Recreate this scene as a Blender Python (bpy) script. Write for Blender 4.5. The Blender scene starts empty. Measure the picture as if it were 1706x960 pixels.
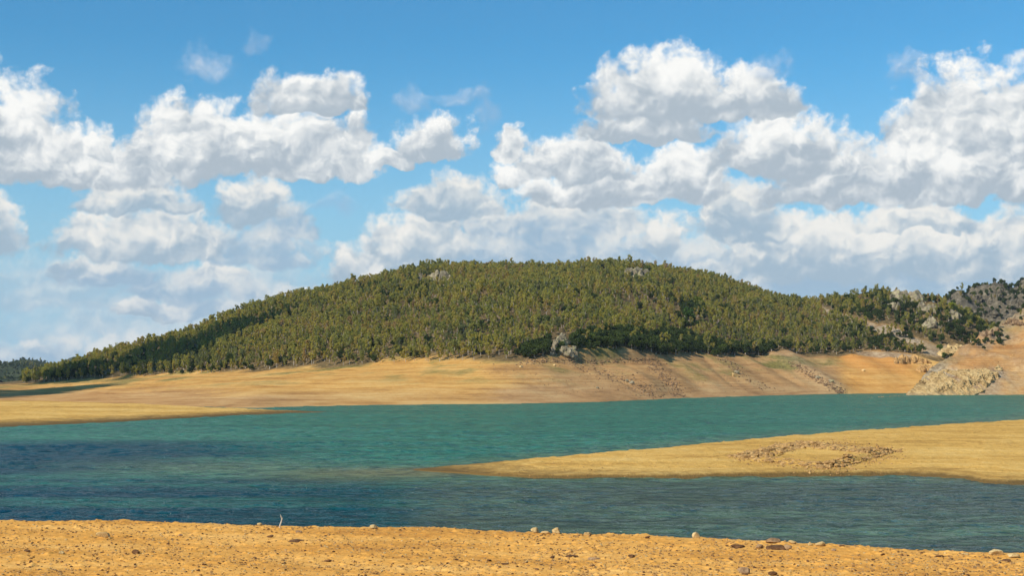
import bpy, math, random
import numpy as np
from mathutils import Vector, Matrix, Euler

# ------------------------------------------------------------------ camera
W0, H0, F0, HZ, CAMZ = 1706.0, 960.0, 2369.4, 620.0, 12.0
PITCH = math.atan((HZ - 480.0) / F0)
sc = bpy.context.scene
col = sc.collection
cam_d = bpy.data.cameras.new('camera')
cam_d.sensor_width = 36.0
cam_d.lens = 50.0
cam_d.clip_start = 0.1
cam_d.clip_end = 60000.0
cam = bpy.data.objects.new('camera', cam_d)
col.objects.link(cam)
cam.location = (0, 0, CAMZ)
cam.rotation_euler = (math.radians(90) + PITCH, 0, 0)
sc.camera = cam
sc.render.resolution_x, sc.render.resolution_y = 1024, 577

# ------------------------------------------------------------------ light
SUN = Vector((-0.62, -0.52, 0.68)).normalized()      # towards the sun
SUN_EL = math.asin(SUN.z)
SUN_ROT = math.atan2(SUN.x, SUN.y)
sun_d = bpy.data.lights.new('sun', 'SUN')
sun_d.energy = 4.7
sun_d.angle = math.radians(0.5)
sun_d.color = (1.0, 0.93, 0.82)
sun = bpy.data.objects.new('sun', sun_d)
sun.rotation_euler = SUN.to_track_quat('Z', 'Y').to_euler()
sun.location = (0, 0, 60)
col.objects.link(sun)
sc.view_settings.view_transform = 'Standard'
sc.view_settings.look = 'None'
sc.view_settings.exposure = 0.16
sc.view_settings.gamma = 1.0
sc.view_settings.use_curve_mapping = False
sc.cycles.max_bounces = 6
sc.cycles.diffuse_bounces = 2
sc.cycles.glossy_bounces = 2
sc.cycles.transparent_max_bounces = 8
sc.cycles.volume_bounces = 0
sc.cycles.use_denoising = True
sc.cycles.denoiser = 'OPENIMAGEDENOISE'
sc.cycles.use_adaptive_sampling = True
sc.cycles.adaptive_threshold = 0.015
sc.cycles.adaptive_min_samples = 8

# ------------------------------------------------------------------ small node language
class NT:
    """wraps a node tree so that expressions can be written in one line"""
    def __init__(s, tree):
        s.t = tree; tree.nodes.clear(); s.n = tree.nodes; s.l = tree.links
    def put(s, sock, v):
        if v is None: return
        if isinstance(v, bpy.types.NodeSocket): s.l.new(v, sock)
        elif isinstance(v, (tuple, list)) and len(v) == 3 and sock.type == 'RGBA': sock.default_value = (*v, 1)
        else: sock.default_value = v
    def m(s, op, a, b=None, c=None, clamp=False):
        n = s.n.new('ShaderNodeMath'); n.operation = op; n.use_clamp = clamp
        for i, v in enumerate((a, b, c)): s.put(n.inputs[i], v)
        return n.outputs[0]
    def v(s, op, a, b=None, c=None):
        n = s.n.new('ShaderNodeVectorMath'); n.operation = op
        for i, x in enumerate((a, b, c)): s.put(n.inputs[i], x)
        return n.outputs[1] if op in ('LENGTH', 'DOT_PRODUCT', 'DISTANCE') else n.outputs[0]
    def mr(s, x, a, b, c=0.0, d=1.0, mode='LINEAR'):
        n = s.n.new('ShaderNodeMapRange'); n.interpolation_type = mode; n.clamp = True
        for i, v in enumerate((x, a, b, c, d)): s.put(n.inputs[i], v)
        return n.outputs[0]
    def mix(s, f, a, b, blend='MIX'):
        n = s.n.new('ShaderNodeMix'); n.data_type = 'RGBA'; n.blend_type = blend
        s.put(n.inputs[0], f); s.put(n.inputs[6], a); s.put(n.inputs[7], b)
        return n.outputs[2]
    def noise(s, vec, scale, detail=3.0, rough=0.5, dim='3D', color=False, dist=0.0):
        n = s.n.new('ShaderNodeTexNoise'); n.noise_dimensions = dim
        s.put(n.inputs['Vector'], vec); s.put(n.inputs['Scale'], scale)
        n.inputs['Detail'].default_value = detail; n.inputs['Roughness'].default_value = rough
        n.inputs['Distortion'].default_value = dist
        return n.outputs[1 if color else 0]
    def voro(s, vec, scale, detail=0.0, rough=0.5, dim='3D', feature='F1'):
        n = s.n.new('ShaderNodeTexVoronoi'); n.voronoi_dimensions = dim; n.feature = feature
        s.put(n.inputs['Vector'], vec); s.put(n.inputs['Scale'], scale)
        n.inputs['Detail'].default_value = detail; n.inputs['Roughness'].default_value = rough
        n.normalize = detail > 0
        return n.outputs[0]
    def xyz(s, vec):
        n = s.n.new('ShaderNodeSeparateXYZ'); s.put(n.inputs[0], vec); return n.outputs
    def comb(s, x, y, z=0.0):
        n = s.n.new('ShaderNodeCombineXYZ')
        for i, v in enumerate((x, y, z)): s.put(n.inputs[i], v)
        return n.outputs[0]
    def ramp(s, f, stops, mode='LINEAR'):
        n = s.n.new('ShaderNodeValToRGB'); s.put(n.inputs[0], f); n.color_ramp.interpolation = mode
        el = n.color_ramp.elements
        while len(el) < len(stops): el.new(0.5)
        for e, (p, c) in zip(el, stops): e.position = p; e.color = (*c, 1)
        return n.outputs[0]

def lin(r, g, b):
    """sRGB 0-255 to linear"""
    return tuple(((c / 255 + 0.055) / 1.055) ** 2.4 if c > 10 else c / 255 / 12.92 for c in (r, g, b))

# ------------------------------------------------------------------ sky: Nishita air + cumulus in azimuth / elevation
world = bpy.data.worlds.new('World'); sc.world = world; world.use_nodes = True
N = NT(world.node_tree)
sky = N.n.new('ShaderNodeTexSky'); sky.sky_type = 'NISHITA'; sky.sun_disc = False
sky.sun_elevation = SUN_EL; sky.sun_rotation = SUN_ROT
sky.altitude = 300; sky.air_density = 1.0; sky.dust_density = 0.6; sky.ozone_density = 2.5
SKY_STRENGTH = 0.1
SKY_TINT = (0.42, 0.98, 1.18)
tc = N.n.new('ShaderNodeTexCoord').outputs['Generated']
dx, dy, dz = N.xyz(tc)
az = N.m('ARCTAN2', dx, dy)
el = N.m('ARCSINE', dz)
# azimuth and elevation in units of 1/2369.4 radian
U = N.m('MULTIPLY_ADD', az, 2369.4, 853.0)
V = N.m('MULTIPLY', el, 2369.4)
P0 = N.comb(U, V, 0.0)
w1 = N.noise(P0, 1 / 80.0, 4.0, 0.55, '2D', True)
P = N.v('MULTIPLY_ADD', w1, (80.0, 56.0, 0.0), P0)
P = N.v('ADD', P, (-40.0, -28.0, 0.0))
vs = N.v('MULTIPLY', P, (1.0, 1.3, 1.0))
b0 = N.voro(vs, 1 / 52.0, 3.5, 0.5, '2D')
b1 = N.voro(N.v('ADD', vs, (-8.0, 13.0, 0.0)), 1 / 52.0, 3.0, 0.5, '2D')
fine = N.noise(P0, 1 / 34.0, 4.0, 0.6, '2D')
big = N.noise(N.v('ADD', P0, (31.0, 77.0, 0.0)), 1 / 90.0, 3.5, 0.55, '2D')
DENS = N.m('ADD', N.m('MULTIPLY_ADD', b0, -0.75, 0.48), N.m('MULTIPLY_ADD', fine, 0.8, -0.40))
LITE = N.m('ADD', N.m('MULTIPLY', N.m('SUBTRACT', b1, b0), 1.6), N.m('MULTIPLY_ADD', big, 1.9, -0.98))
# pale veil towards the horizon
sky_t = N.mix(1.0, sky.outputs[0], SKY_TINT, 'MULTIPLY')
skyc = N.v('SCALE', sky_t); skyc.node.inputs['Scale'].default_value = SKY_STRENGTH
veil = N.mix(N.mr(V, 560.0, 0.0, 0.0, 0.95, 'SMOOTHSTEP'), skyc, lin(160, 194, 214))
KIND = {0: (lin(168, 181, 192), lin(241, 241, 238), 0.44, 1.0, 0.60),
        1: (lin(158, 179, 195), lin(231, 230, 225), 0.48, 1.0, 0.62),
        2: (lin(152, 178, 199), lin(216, 219, 218), 0.60, 0.92, 0.56),
        4: (lin(160, 186, 204), lin(206, 214, 217), 0.8, 0.80, 0.55),
        3: (lin(150, 178, 206), lin(214, 220, 228), 1.0, 0.8, 0.35)}
CL = [(300,575,330,70,4),(120,520,220,80,4),(420,500,150,70,4),(1500,500,420,110,2),(860,480,260,90,2),(1180,470,260,80,2),(930,395,220,55,1),(1330,430,160,60,1),(660,450,120,50,1),(480,400,60,60,2),(1480,430,240,60,1),(175,470,60,34,1),(265,535,50,28,1),(365,470,48,36,1),(455,545,60,34,2),(60,610,130,40,2),(250,600,160,38,2),(330,530,90,34,2),
 (1450,478,420,70,2),(450,520,160,45,2),(590,478,60,44,1),(330,500,130,50,2),
 (210,480,90,45,2),(5,432,60,95,1),(430,440,120,60,2),(250,432,170,72,1),(420,372,70,70,1),(235,362,105,58,1),
 (900,440,250,95,2),(700,425,110,68,1),(565,352,52,34,3),(745,358,90,60,1),(1110,415,36,45,1),
 (1370,462,200,90,1),(1620,462,210,85,1),(1240,398,88,84,1),(1515,392,105,44,1),(1690,355,70,30,1),
 (1010,340,175,60,0),(1140,335,85,90,0),(850,265,30,50,0),(960,296,115,66,0),(850,310,30,42,0),(1440,345,190,90,0),
 (1300,290,130,84,0),(1580,325,130,180,0),(1700,340,110,195,0),(1650,285,80,85,0),(1530,335,90,90,0),
 (1080,236,120,48,0),(1110,200,145,105,0),(1250,200,90,76,0),
 (40,308,120,140,0),(160,320,160,80,0),(330,296,130,115,0),(460,292,180,95,0),(590,290,60,86,0),(640,284,40,30,0),(520,190,105,62,0),
 (718,268,82,68,0),(350,130,60,42,3),(418,92,30,34,3),(690,178,42,32,3),(812,200,34,66,3),(760,175,50,25,3),(1505,148,42,46,3),(1290,130,55,40,3)]
# soft sky used where no cloud stands (and below the skyline)
def flat(colour):
    b = N.n.new('ShaderNodeBackground'); N.put(b.inputs[0], colour); b.inputs[1].default_value = 1.0
    return b.outputs[0]
def leaf(clouds):
    c = veil
    for cx, base, hw, hu, kd in clouds:
        sh, li, soft, amax, off = KIND[kd]
        h2 = hu * 1.2; w2 = hw * 1.15; cv = 620.0 - base + hu * 0.12
        q = N.v('MULTIPLY_ADD', P, (1 / w2, 1 / h2, 0.0), (-cx / w2, -cv / h2, 0.0))
        x, y, _ = N.xyz(q)
        yb = N.m('MAXIMUM', y, N.m('MULTIPLY', y, -4.0 if kd != 3 else -1.6))
        r = N.m('MULTIPLY_ADD', yb, yb, N.m('MULTIPLY', x, x))
        d = N.m('SUBTRACT', N.m('ADD', DENS, off), r)
        a = N.mr(d, 0.0, soft, 0.0, amax, 'SMOOTHSTEP')
        s = N.mr(N.m('ADD', y, LITE), -0.30, 0.88, 0.0, 1.0, 'SMOOTHSTEP')
        c = N.mix(a, c, N.mix(s, sh, li))
    return flat(c)
def tree(box, clouds):
    u0, v0, u1, v1 = box
    inside = []
    for k in clouds:
        cx, base, hw, hu, kd = k; e = 1.2
        if cx + hw * 1.15 * e + 45 > u0 and cx - hw * 1.15 * e - 45 < u1 and \
           620 - base - 0.4 * hu - 35 < v1 and 620 - base + hu * (0.12 + 1.2 * e) + 35 > v0:
            inside.append(k)
    if True:
        return leaf(inside)
    ms = N.n.new('ShaderNodeMixShader')
    if (u1 - u0) > (v1 - v0):
        mid = (u0 + u1) / 2; f = N.m('GREATER_THAN', U, mid); A, B = (u0, v0, mid, v1), (mid, v0, u1, v1)
    else:
        mid = (v0 + v1) / 2; f = N.m('GREATER_THAN', V, mid); A, B = (u0, v0, u1, mid), (u0, mid, u1, v1)
    N.l.new(f, ms.inputs[0]); N.l.new(tree(A, inside), ms.inputs[1]); N.l.new(tree(B, inside), ms.inputs[2])
    return ms.outputs[0]
ms = N.n.new('ShaderNodeMixShader')
inside = N.m('MULTIPLY', N.m('LESS_THAN', N.m('ABSOLUTE', N.m('SUBTRACT', V, 290.0)), 330.0),
             N.m('LESS_THAN', N.m('ABSOLUTE', N.m('SUBTRACT', U, 853.0)), 1150.0))
N.l.new(inside, ms.inputs[0]); N.l.new(flat(veil), ms.inputs[1]); N.l.new(tree((-297, -40, 2003, 620), CL), ms.inputs[2])
out = N.n.new('ShaderNodeOutputWorld'); N.l.new(ms.outputs[0], out.inputs[0])

# ------------------------------------------------------------------ geometry helpers
rng = np.random.default_rng(7)
CP, SP = math.cos(PITCH), math.sin(PITCH)
def ray(px, py):
    """direction (dx/dy, dz/dy) of the line of sight through a point of the picture"""
    a = (np.asarray(px, float) - W0 / 2) / F0
    b = (H0 / 2 - np.asarray(py, float)) / F0
    yy = CP - SP * b
    return a / yy, (SP + CP * b) / yy
def at(px, py, Y):
    a, b = ray(px, py)
    return a * Y, Y + 0 * a, CAMZ + b * Y
def depth_z(px, py, z):
    a, b = ray(px, py)
    return (z - CAMZ) / b
def proj(x, y, z):
    zz = z - CAMZ
    f = CP * y + SP * zz; u = -SP * y + CP * zz
    return W0 / 2 + F0 * x / f, H0 / 2 - F0 * u / f

def hash3(ix, iy, iz, seed):
    h = (ix.astype(np.int64) * 374761393 + iy.astype(np.int64) * 668265263 + iz.astype(np.int64) * 2147483647 + seed * 1274126177) & 0xffffffff
    h = ((h ^ (h >> 13)) * 1274126177) & 0xffffffff
    h = (h ^ (h >> 16)) & 0xffffffff
    return h.astype(np.float64) / 4294967295.0 * 2 - 1
def vnoise(x, y, z=None, seed=0):
    x = np.asarray(x, float); y = np.asarray(y, float)
    z = np.zeros_like(x) if z is None else np.asarray(z, float)
    ix, iy, iz = np.floor(x), np.floor(y), np.floor(z)
    fx, fy, fz = x - ix, y - iy, z - iz
    fx, fy, fz = [t * t * t * (t * (t * 6 - 15) + 10) for t in (fx, fy, fz)]
    r = 0
    for a in (0, 1):
        for b in (0, 1):
            for c_ in (0, 1):
                w = (fx if a else 1 - fx) * (fy if b else 1 - fy) * (fz if c_ else 1 - fz)
                r = r + w * hash3(ix + a, iy + b, iz + c_, seed)
    return r
def fbm(x, y, z=None, oct=4, gain=0.5, seed=0):
    r, a, f = 0, 1.0, 1.0
    for o in range(oct):
        r = r + a * vnoise(np.asarray(x) * f + 17.3 * o, np.asarray(y) * f - 9.1 * o, None if z is None else np.asarray(z) * f, seed + o)
        a *= gain; f *= 2.03
    return r

def mesh_obj(name, verts, faces, mats, parent=None, smooth=True, mat_idx=None, attrs=None):
    me = bpy.data.meshes.new(name)
    verts = np.asarray(verts, dtype=np.float32); faces = np.asarray(faces, dtype=np.int32)
    n, k = faces.shape
    me.vertices.add(len(verts)); me.vertices.foreach_set('co', verts.ravel())
    me.loops.add(n * k); me.loops.foreach_set('vertex_index', faces.ravel())
    me.polygons.add(n); me.polygons.foreach_set('loop_start', np.arange(0, n * k, k, dtype=np.int32))
    try: me.polygons.foreach_set('loop_total', np.full(n, k, dtype=np.int32))
    except Exception: pass
    for m_ in (mats if isinstance(mats, (list, tuple)) else [mats]): me.materials.append(m_)
    if mat_idx is not None: me.polygons.foreach_set('material_index', np.asarray(mat_idx, dtype=np.int32))
    me.polygons.foreach_set('use_smooth', np.full(n, smooth, dtype=bool))
    for an, av in (attrs or {}).items():
        at_ = me.attributes.new(an, 'FLOAT', 'POINT'); at_.data.foreach_set('value', np.asarray(av, dtype=np.float32).ravel())
    me.update(calc_edges=True); me.validate()
    o = bpy.data.objects.new(name, me)
    if parent is not False: col.objects.link(o)
    if parent: o.parent = parent
    return o
def grid_faces(r, c_):
    i = np.arange(r * c_).reshape(r, c_)
    return np.stack([i[:-1, :-1], i[:-1, 1:], i[1:, 1:], i[1:, :-1]], -1).reshape(-1, 4)
def grid_obj(name, G, mat, attrs=None):
    r, c_ = G.shape[:2]
    return mesh_obj(name, G.reshape(-1, 3), grid_faces(r, c_), mat, attrs=attrs)
def tag(o, label=None, cat=None, group=None, kind=None):
    if label: o['label'] = label
    if cat: o['category'] = cat
    if group: o['group'] = group
    if kind: o['kind'] = kind
    return o
def empty(name, loc):
    o = bpy.data.objects.new(name, None); col.objects.link(o); o.location = loc; o.empty_display_size = 0.3
    return o
def lerp(x, pts):
    p = sorted(pts); return np.interp(x, [a for a, b in p], [b for a, b in p])
def slerp(x, pts, r=14):
    """piecewise linear line softened a little"""
    return sum(lerp(np.asarray(x, float) + d, pts) for d in (-r, -r / 2, 0, r / 2, r)) / 5
def sstep(x, a, b):
    t = np.clip((np.asarray(x, float) - a) / (b - a), 0, 1); return t * t * (3 - 2 * t)

# ------------------------------------------------------------------ materials
def material(name):
    m_ = bpy.data.materials.new(name); m_.use_nodes = True
    T = NT(m_.node_tree); o = T.n.new('ShaderNodeOutputMaterial')
    return m_, T, o
def principled(T, o, color, rough=0.9, spec=0.2, bump=None, strength=0.5, dist=0.1, extra=None):
    b = T.n.new('ShaderNodeBsdfPrincipled')
    T.put(b.inputs['Base Color'], color); T.put(b.inputs['Roughness'], rough); b.inputs['Specular IOR Level'].default_value = spec
    if bump is not None:
        n = T.n.new('ShaderNodeBump'); n.inputs['Strength'].default_value = strength; n.inputs['Distance'].default_value = dist
        T.put(n.inputs['Height'], bump); T.l.new(n.outputs[0], b.inputs['Normal'])
    T.l.new(b.outputs[0], o.inputs[0])
    return b
def geo(T): return T.n.new('ShaderNodeNewGeometry').outputs['Position']
def attr(T, name):
    n = T.n.new('ShaderNodeAttribute'); n.attribute_name = name; return n.outputs['Fac']
def island(T): return T.n.new('ShaderNodeNewGeometry').outputs['Random Per Island']
def objrand(T): return T.n.new('ShaderNodeObjectInfo').outputs['Random']

# near sand: ochre clayey ground with clods
def mk_sand(name, c_lo, c_mid, c_hi, k=1.0, bumpd=0.02):
    m_, T, o = material(name); p = geo(T)
    n1 = T.noise(T.comb(T.m('MULTIPLY', T.xyz(p)[0], 0.35), T.m('ADD', T.xyz(p)[1], T.m('MULTIPLY', T.xyz(p)[0], 0.12)), 0.0), 0.9 * k, 4, 0.6); n2 = T.noise(p, 9.0 * k, 4, 0.65); n3 = T.noise(p, 38.0 * k, 3, 0.6)
    f = T.m('ADD', T.m('MULTIPLY', n1, 0.60), T.m('MULTIPLY_ADD', n2, 0.42, T.m('MULTIPLY_ADD', n3, 0.30, -0.08)))
    c_ = T.ramp(f, [(0.40, c_lo), (0.56, c_mid), (0.74, c_hi)])
    pale = T.mr(T.voro(p, 16.0 * k), 0.0, 0.16, 0.55, 0.0)
    c_ = T.mix(pale, c_, c_hi)
    h = T.m('ADD', T.m('MULTIPLY', n3, 0.5), n2)
    principled(T, o, c_, 0.95, 0.1, h, 0.9, bumpd)
    return m_
SAND_LO, SAND_MID, SAND_HI = (0.41, 0.175, 0.036), (0.66, 0.315, 0.062), (0.76, 0.425, 0.120)
M_FORE = mk_sand('ochre_sand', SAND_LO, SAND_MID, SAND_HI, 1.0, 0.012)

def mk_bank(name, forest=False):
    """drawdown slope: contour-parallel waterline bands, patches and attribute-driven zones"""
    m_, T, o = material(name); p = geo(T)
    x, y, z = T.xyz(p)
    warp = T.noise(p, 0.02, 3, 0.5)
    zz = T.m('MULTIPLY_ADD', warp, 6.0, z)
    band = T.noise(T.comb(T.m('MULTIPLY', x, 0.016), T.m('MULTIPLY', y, 0.012), T.m('MULTIPLY', zz, 0.8)), 1.0, 4, 0.65)
    band2 = T.noise(T.comb(T.m('MULTIPLY', x, 0.02), T.m('MULTIPLY', y, 0.02), T.m('MULTIPLY', z, 4.5)), 1.0, 2, 0.6)
    pat = T.noise(p, 0.035, 5, 0.62)
    fin = T.noise(p, 0.45, 4, 0.7)
    f = T.m('ADD', T.m('MULTIPLY', band, 0.38), T.m('ADD', T.m('MULTIPLY', pat, 0.50), T.m('ADD', T.m('MULTIPLY', fin, 0.25), T.m('MULTIPLY_ADD', band2, 0.3, -0.2))))
    gold = T.ramp(f, [(0.36, (0.32, 0.155, 0.040)), (0.50, (0.55, 0.295, 0.078)), (0.66, (0.66, 0.42, 0.145))])
    brown = T.ramp(f, [(0.36, (0.23, 0.125, 0.050)), (0.50, (0.40, 0.225, 0.092)), (0.66, (0.53, 0.345, 0.155))])
    c_ = T.mix(attr(T, 'brown'), gold, brown)
    c_ = T.mix(attr(T, 'orange'), c_, T.ramp(f, [(0.36, (0.42, 0.16, 0.035)), (0.64, (0.62, 0.31, 0.085))]))
    gr = T.mr(T.m('MULTIPLY', T.mr(pat, 0.48, 0.62), attr(T, 'grass')), 0.05, 0.9)
    c_ = T.mix(gr, c_, T.ramp(fin, [(0.35, (0.105, 0.095, 0.025)), (0.65, (0.26, 0.205, 0.06))]))
    c_ = T.mix(attr(T, 'rock'), c_, T.ramp(T.m('ADD', T.m('MULTIPLY', fin, 0.6), T.m('MULTIPLY', T.noise(p, 0.12, 5, 0.7), 0.5)),
               [(0.40, (0.12, 0.085, 0.055)), (0.55, (0.33, 0.25, 0.16)), (0.70, (0.52, 0.43, 0.29))]))
    c_ = T.mix(attr(T, 'forest'), c_, T.ramp(fin, [(0.35, (0.065, 0.050, 0.022)), (0.52, (0.145, 0.098, 0.042)), (0.68, (0.25, 0.165, 0.070))]))
    # strewn stones
    sp = T.mr(T.voro(p, 0.55), 0.05, 0.22, 1.0, 0.0)
    sp = T.m('MULTIPLY', sp, T.m('MULTIPLY', attr(T, 'stony'), T.mr(T.noise(p, 0.09, 3, 0.6), 0.45, 0.6)))
    c_ = T.mix(sp, c_, T.ramp(T.noise(p, 2.0, 2), [(0.4, (0.14, 0.09, 0.05)), (0.6, (0.5, 0.38, 0.24))]))
    principled(T, o, c_, 0.95, 0.08, T.m('ADD', fin, T.m('MULTIPLY', band2, 0.6)), 0.8, 0.5)
    return m_
M_BANK = mk_bank('drawdown_slope')

def mk_bar():
    m_, T, o = material('sandbar_sand'); p = geo(T); x, y, z = T.xyz(p)
    n1 = T.noise(T.comb(T.m('MULTIPLY', x, 0.35), y, 0.0), 0.06, 4, 0.6); n2 = T.noise(p, 0.8, 5, 0.7); n3 = T.noise(p, 4.0, 3, 0.65)
    ln = T.noise(T.comb(T.m('MULTIPLY', x, 0.03), T.m('MULTIPLY', y, 0.03), T.m('MULTIPLY', z, 7.0)), 1.0, 3, 0.6)
    f = T.m('ADD', T.m('MULTIPLY', n1, 0.42), T.m('ADD', T.m('MULTIPLY', n2, 0.30), T.m('ADD', T.m('MULTIPLY', ln, 0.42), T.m('MULTIPLY_ADD', n3, 0.26, -0.14))))
    c_ = T.ramp(f, [(0.42, (0.38, 0.205, 0.048)), (0.54, (0.60, 0.345, 0.082)), (0.68, (0.70, 0.455, 0.145))])
    c_ = T.mix(T.mr(T.m('MULTIPLY_ADD', n2, 0.5, z), 0.50, 0.95, 0.95, 0.0), c_, (0.13, 0.080, 0.028))   # wet foot of the bar
    spk = T.m('MULTIPLY', T.mr(T.voro(p, 1.3), 0.05, 0.2, 1.0, 0.0), T.mr(T.noise(p, 0.2, 2), 0.5, 0.6))
    c_ = T.mix(T.m('MULTIPLY', spk, 0.6), c_, (0.20, 0.115, 0.045))
    principled(T, o, c_, 0.95, 0.1, T.m('ADD', n2, T.m('MULTIPLY', n3, 0.4)), 0.9, 0.35)
    return m_
M_BAR = mk_bar()

def mk_rock(name, lo, mid, hi, sc_=1.0, lich=None):
    m_, T, o = material(name); p = geo(T)
    n1 = T.noise(p, 0.5 * sc_, 5, 0.65); n2 = T.noise(p, 3.0 * sc_, 4, 0.7); cr = T.voro(T.v('ADD', p, T.noise(p, 1.0 * sc_, 2, 0.5, '3D', True)), 0.8 * sc_, 1.0, 0.5)
    f = T.m('ADD', T.m('MULTIPLY', n1, 0.6), T.m('MULTIPLY', n2, 0.4))
    c_ = T.ramp(f, [(0.36, lo), (0.5, mid), (0.66, hi)])
    c_ = T.mix(1.0, c_, T.ramp(island(T), [(0.0, (0.72, 0.70, 0.68)), (1.0, (1.12, 1.08, 1.02))]), 'MULTIPLY')
    if lich: c_ = T.mix(T.mr(T.noise(p, 0.9 * sc_, 3, 0.6), 0.55, 0.66, 0.0, 0.7), c_, lich)
    principled(T, o, c_, 0.93, 0.15, T.m('ADD', n2, cr), 0.8, 0.25 / sc_)
    return m_
M_ROCK = mk_rock('grey_rock', (0.10, 0.080, 0.052), (0.25, 0.210, 0.14), (0.44, 0.38, 0.26), 0.6, (0.32, 0.30, 0.12))
M_ROCKFAR = mk_rock('far_rock', (0.045, 0.040, 0.028), (0.125, 0.105, 0.072), (0.29, 0.245, 0.175), 0.5)
M_CLIFF = mk_rock('pale_cliff_rock', (0.26, 0.17, 0.075), (0.50, 0.36, 0.17), (0.64, 0.49, 0.25), 0.5)
M_RUBBLE = mk_rock('rubble_stone', (0.19, 0.105, 0.038), (0.42, 0.252, 0.098), (0.60, 0.41, 0.18), 2.0)
M_SCREE = mk_rock('scree_stone', (0.10, 0.060, 0.032), (0.23, 0.145, 0.080), (0.44, 0.31, 0.18), 1.0)
M_PEBBLE = mk_rock('pebble_stone', (0.20, 0.095, 0.035), (0.42, 0.235, 0.085), (0.62, 0.42, 0.19), 30.0)
M_STONE_PALE = mk_rock('pale_stone', (0.36, 0.235, 0.10), (0.54, 0.385, 0.175), (0.66, 0.50, 0.27), 18.0)
M_STONE_DARK = mk_rock('dark_stone', (0.06, 0.030, 0.015), (0.14, 0.070, 0.032), (0.28, 0.155, 0.07), 22.0)
M_STONE_BROWN = mk_rock('brown_stone', (0.17, 0.095, 0.05), (0.34, 0.21, 0.11), (0.52, 0.37, 0.22), 20.0)

def mk_water():
    m_, T, o = material('reservoir_water'); p = geo(T); x, y, z = T.xyz(p)
    dark_blue = attr(T, 'dark_blue'); shallow = attr(T, 'shallow')
    st = T.noise(T.comb(T.m('MULTIPLY', x, 0.006), T.m('MULTIPLY', y, 0.045), 0.0), 1.0, 3, 0.55, '2D')     # long streaks stretched along x
    long_streak = T.mr(T.m('ADD', st, T.m('MULTIPLY_ADD', dark_blue, 0.26, -0.16)), 0.44, 0.60, 0.0, 1.0, 'SMOOTHSTEP')
    rp = T.comb(T.m('MULTIPLY', x, 0.45), y, 0.0)
    r1 = T.noise(rp, 0.55, 4, 0.62, '2D', dist=0.4)
    r2 = T.noise(rp, 2.2, 3, 0.6, '2D')
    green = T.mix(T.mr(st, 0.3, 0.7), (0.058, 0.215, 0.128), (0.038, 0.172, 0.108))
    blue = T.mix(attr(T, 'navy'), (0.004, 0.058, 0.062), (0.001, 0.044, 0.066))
    c_ = T.mix(T.m('MULTIPLY', long_streak, dark_blue), green, blue)
    c_ = T.mix(T.m('MULTIPLY', dark_blue, 0.55), c_, blue)
    c_ = T.mix(shallow, c_, (0.20, 0.185, 0.085))
    c_ = T.mix(T.mr(r1, 0.38, 0.60, 0.70, 0.0), c_, T.mix(0.75, c_, (0.0, 0.012, 0.020)))  # wave shading put into the colour: ripple troughs darkened
    bn = T.n.new('ShaderNodeBump'); bn.inputs['Strength'].default_value = 1.0; bn.inputs['Distance'].default_value = 0.9
    T.put(bn.inputs['Height'], T.m('ADD', r1, T.m('MULTIPLY', r2, 0.35)))
    d = T.n.new('ShaderNodeBsdfDiffuse'); T.put(d.inputs[0], c_)
    gl = T.n.new('ShaderNodeBsdfGlossy'); gl.inputs['Roughness'].default_value = 0.14; gl.inputs['Color'].default_value = (1, 1, 1, 1)
    fr = T.n.new('ShaderNodeFresnel'); fr.inputs['IOR'].default_value = 1.33
    for n_ in (d, gl, fr): T.l.new(bn.outputs[0], n_.inputs['Normal'])
    mx = T.n.new('ShaderNodeMixShader'); T.put(mx.inputs[0], T.m('MULTIPLY', fr.outputs[0], 0.64))
    T.l.new(d.outputs[0], mx.inputs[1]); T.l.new(gl.outputs[0], mx.inputs[2]); T.l.new(mx.outputs[0], o.inputs[0])
    return m_
M_WATER = mk_water()

# ------------------------------------------------------------------ bed of the reservoir and plain, to the horizon
g = bpy.data.meshes.new('ground')
S = 6500.0
m_, T, o_ = material('plain_soil'); principled(T, o_, T.ramp(T.noise(geo(T), 0.01, 4), [(0.4, (0.10, 0.08, 0.04)), (0.6, (0.22, 0.16, 0.08))]), 0.95)
ys = np.concatenate([[-400.0], np.linspace(-200, 1000, 13), [1500.0, 3000.0, S]])
xs = np.array([-S, -2500, -1000, -400, -100, 0, 100, 400, 1000, 2500, S])
GX, GY = np.meshgrid(xs, ys)
grid_obj('ground', np.stack([GX, GY, np.full_like(GX, -6.0)], -1), m_)
tag(bpy.data.objects['ground'], kind='structure')

# water: one level sheet, finer towards the camera
px = np.concatenate([np.linspace(-3000, -300, 10), np.arange(-260, 1960, 2.8), np.linspace(2050, 5000, 10)])
Yw = np.concatenate([[60, 80], np.geomspace(92, 900, 760), [1000, 1300]])
A_, _ = ray(px, 620.0 + 0 * px)
GX = A_[None, :] * Yw[:, None]; GY = np.repeat(Yw[:, None], len(px), 1); GZ = np.zeros_like(GX)
PX, PY = proj(GX, GY, GZ)
sw = np.minimum(1.0, 150.0 / np.maximum(GY, 1)); ly = np.where(GY > 150, 150 + 150 * np.log(np.maximum(GY, 150) / 150), GY)
fq = 1 + 0.45 * sstep(GY, 160, 300)
wv = fbm(GX * sw * 0.42 * fq + 0.2 * ly, ly * 0.75 * fq, oct=4, seed=6, gain=0.55) * (0.7 + 0.5 * fbm(GX / 18, GY / 9, oct=2, seed=9))
GZ = 0.105 * wv * np.minimum(1.0 / sw, 2.0) * (0.50 + 0.5 * sstep(GY, 320, 170)) * sstep(GY, 90, 95) * sstep(1000 - GY, 0, 60)
n = fbm(GX / 60, GY / 25, oct=3, seed=5)
dark_blue = np.clip(sstep(PY, 726, 745) * sstep(PX, 700, 250) + sstep(PY, 778, 812) * 0.85, 0, 1)  # darker blue bands at the left and along the near strip
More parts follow.
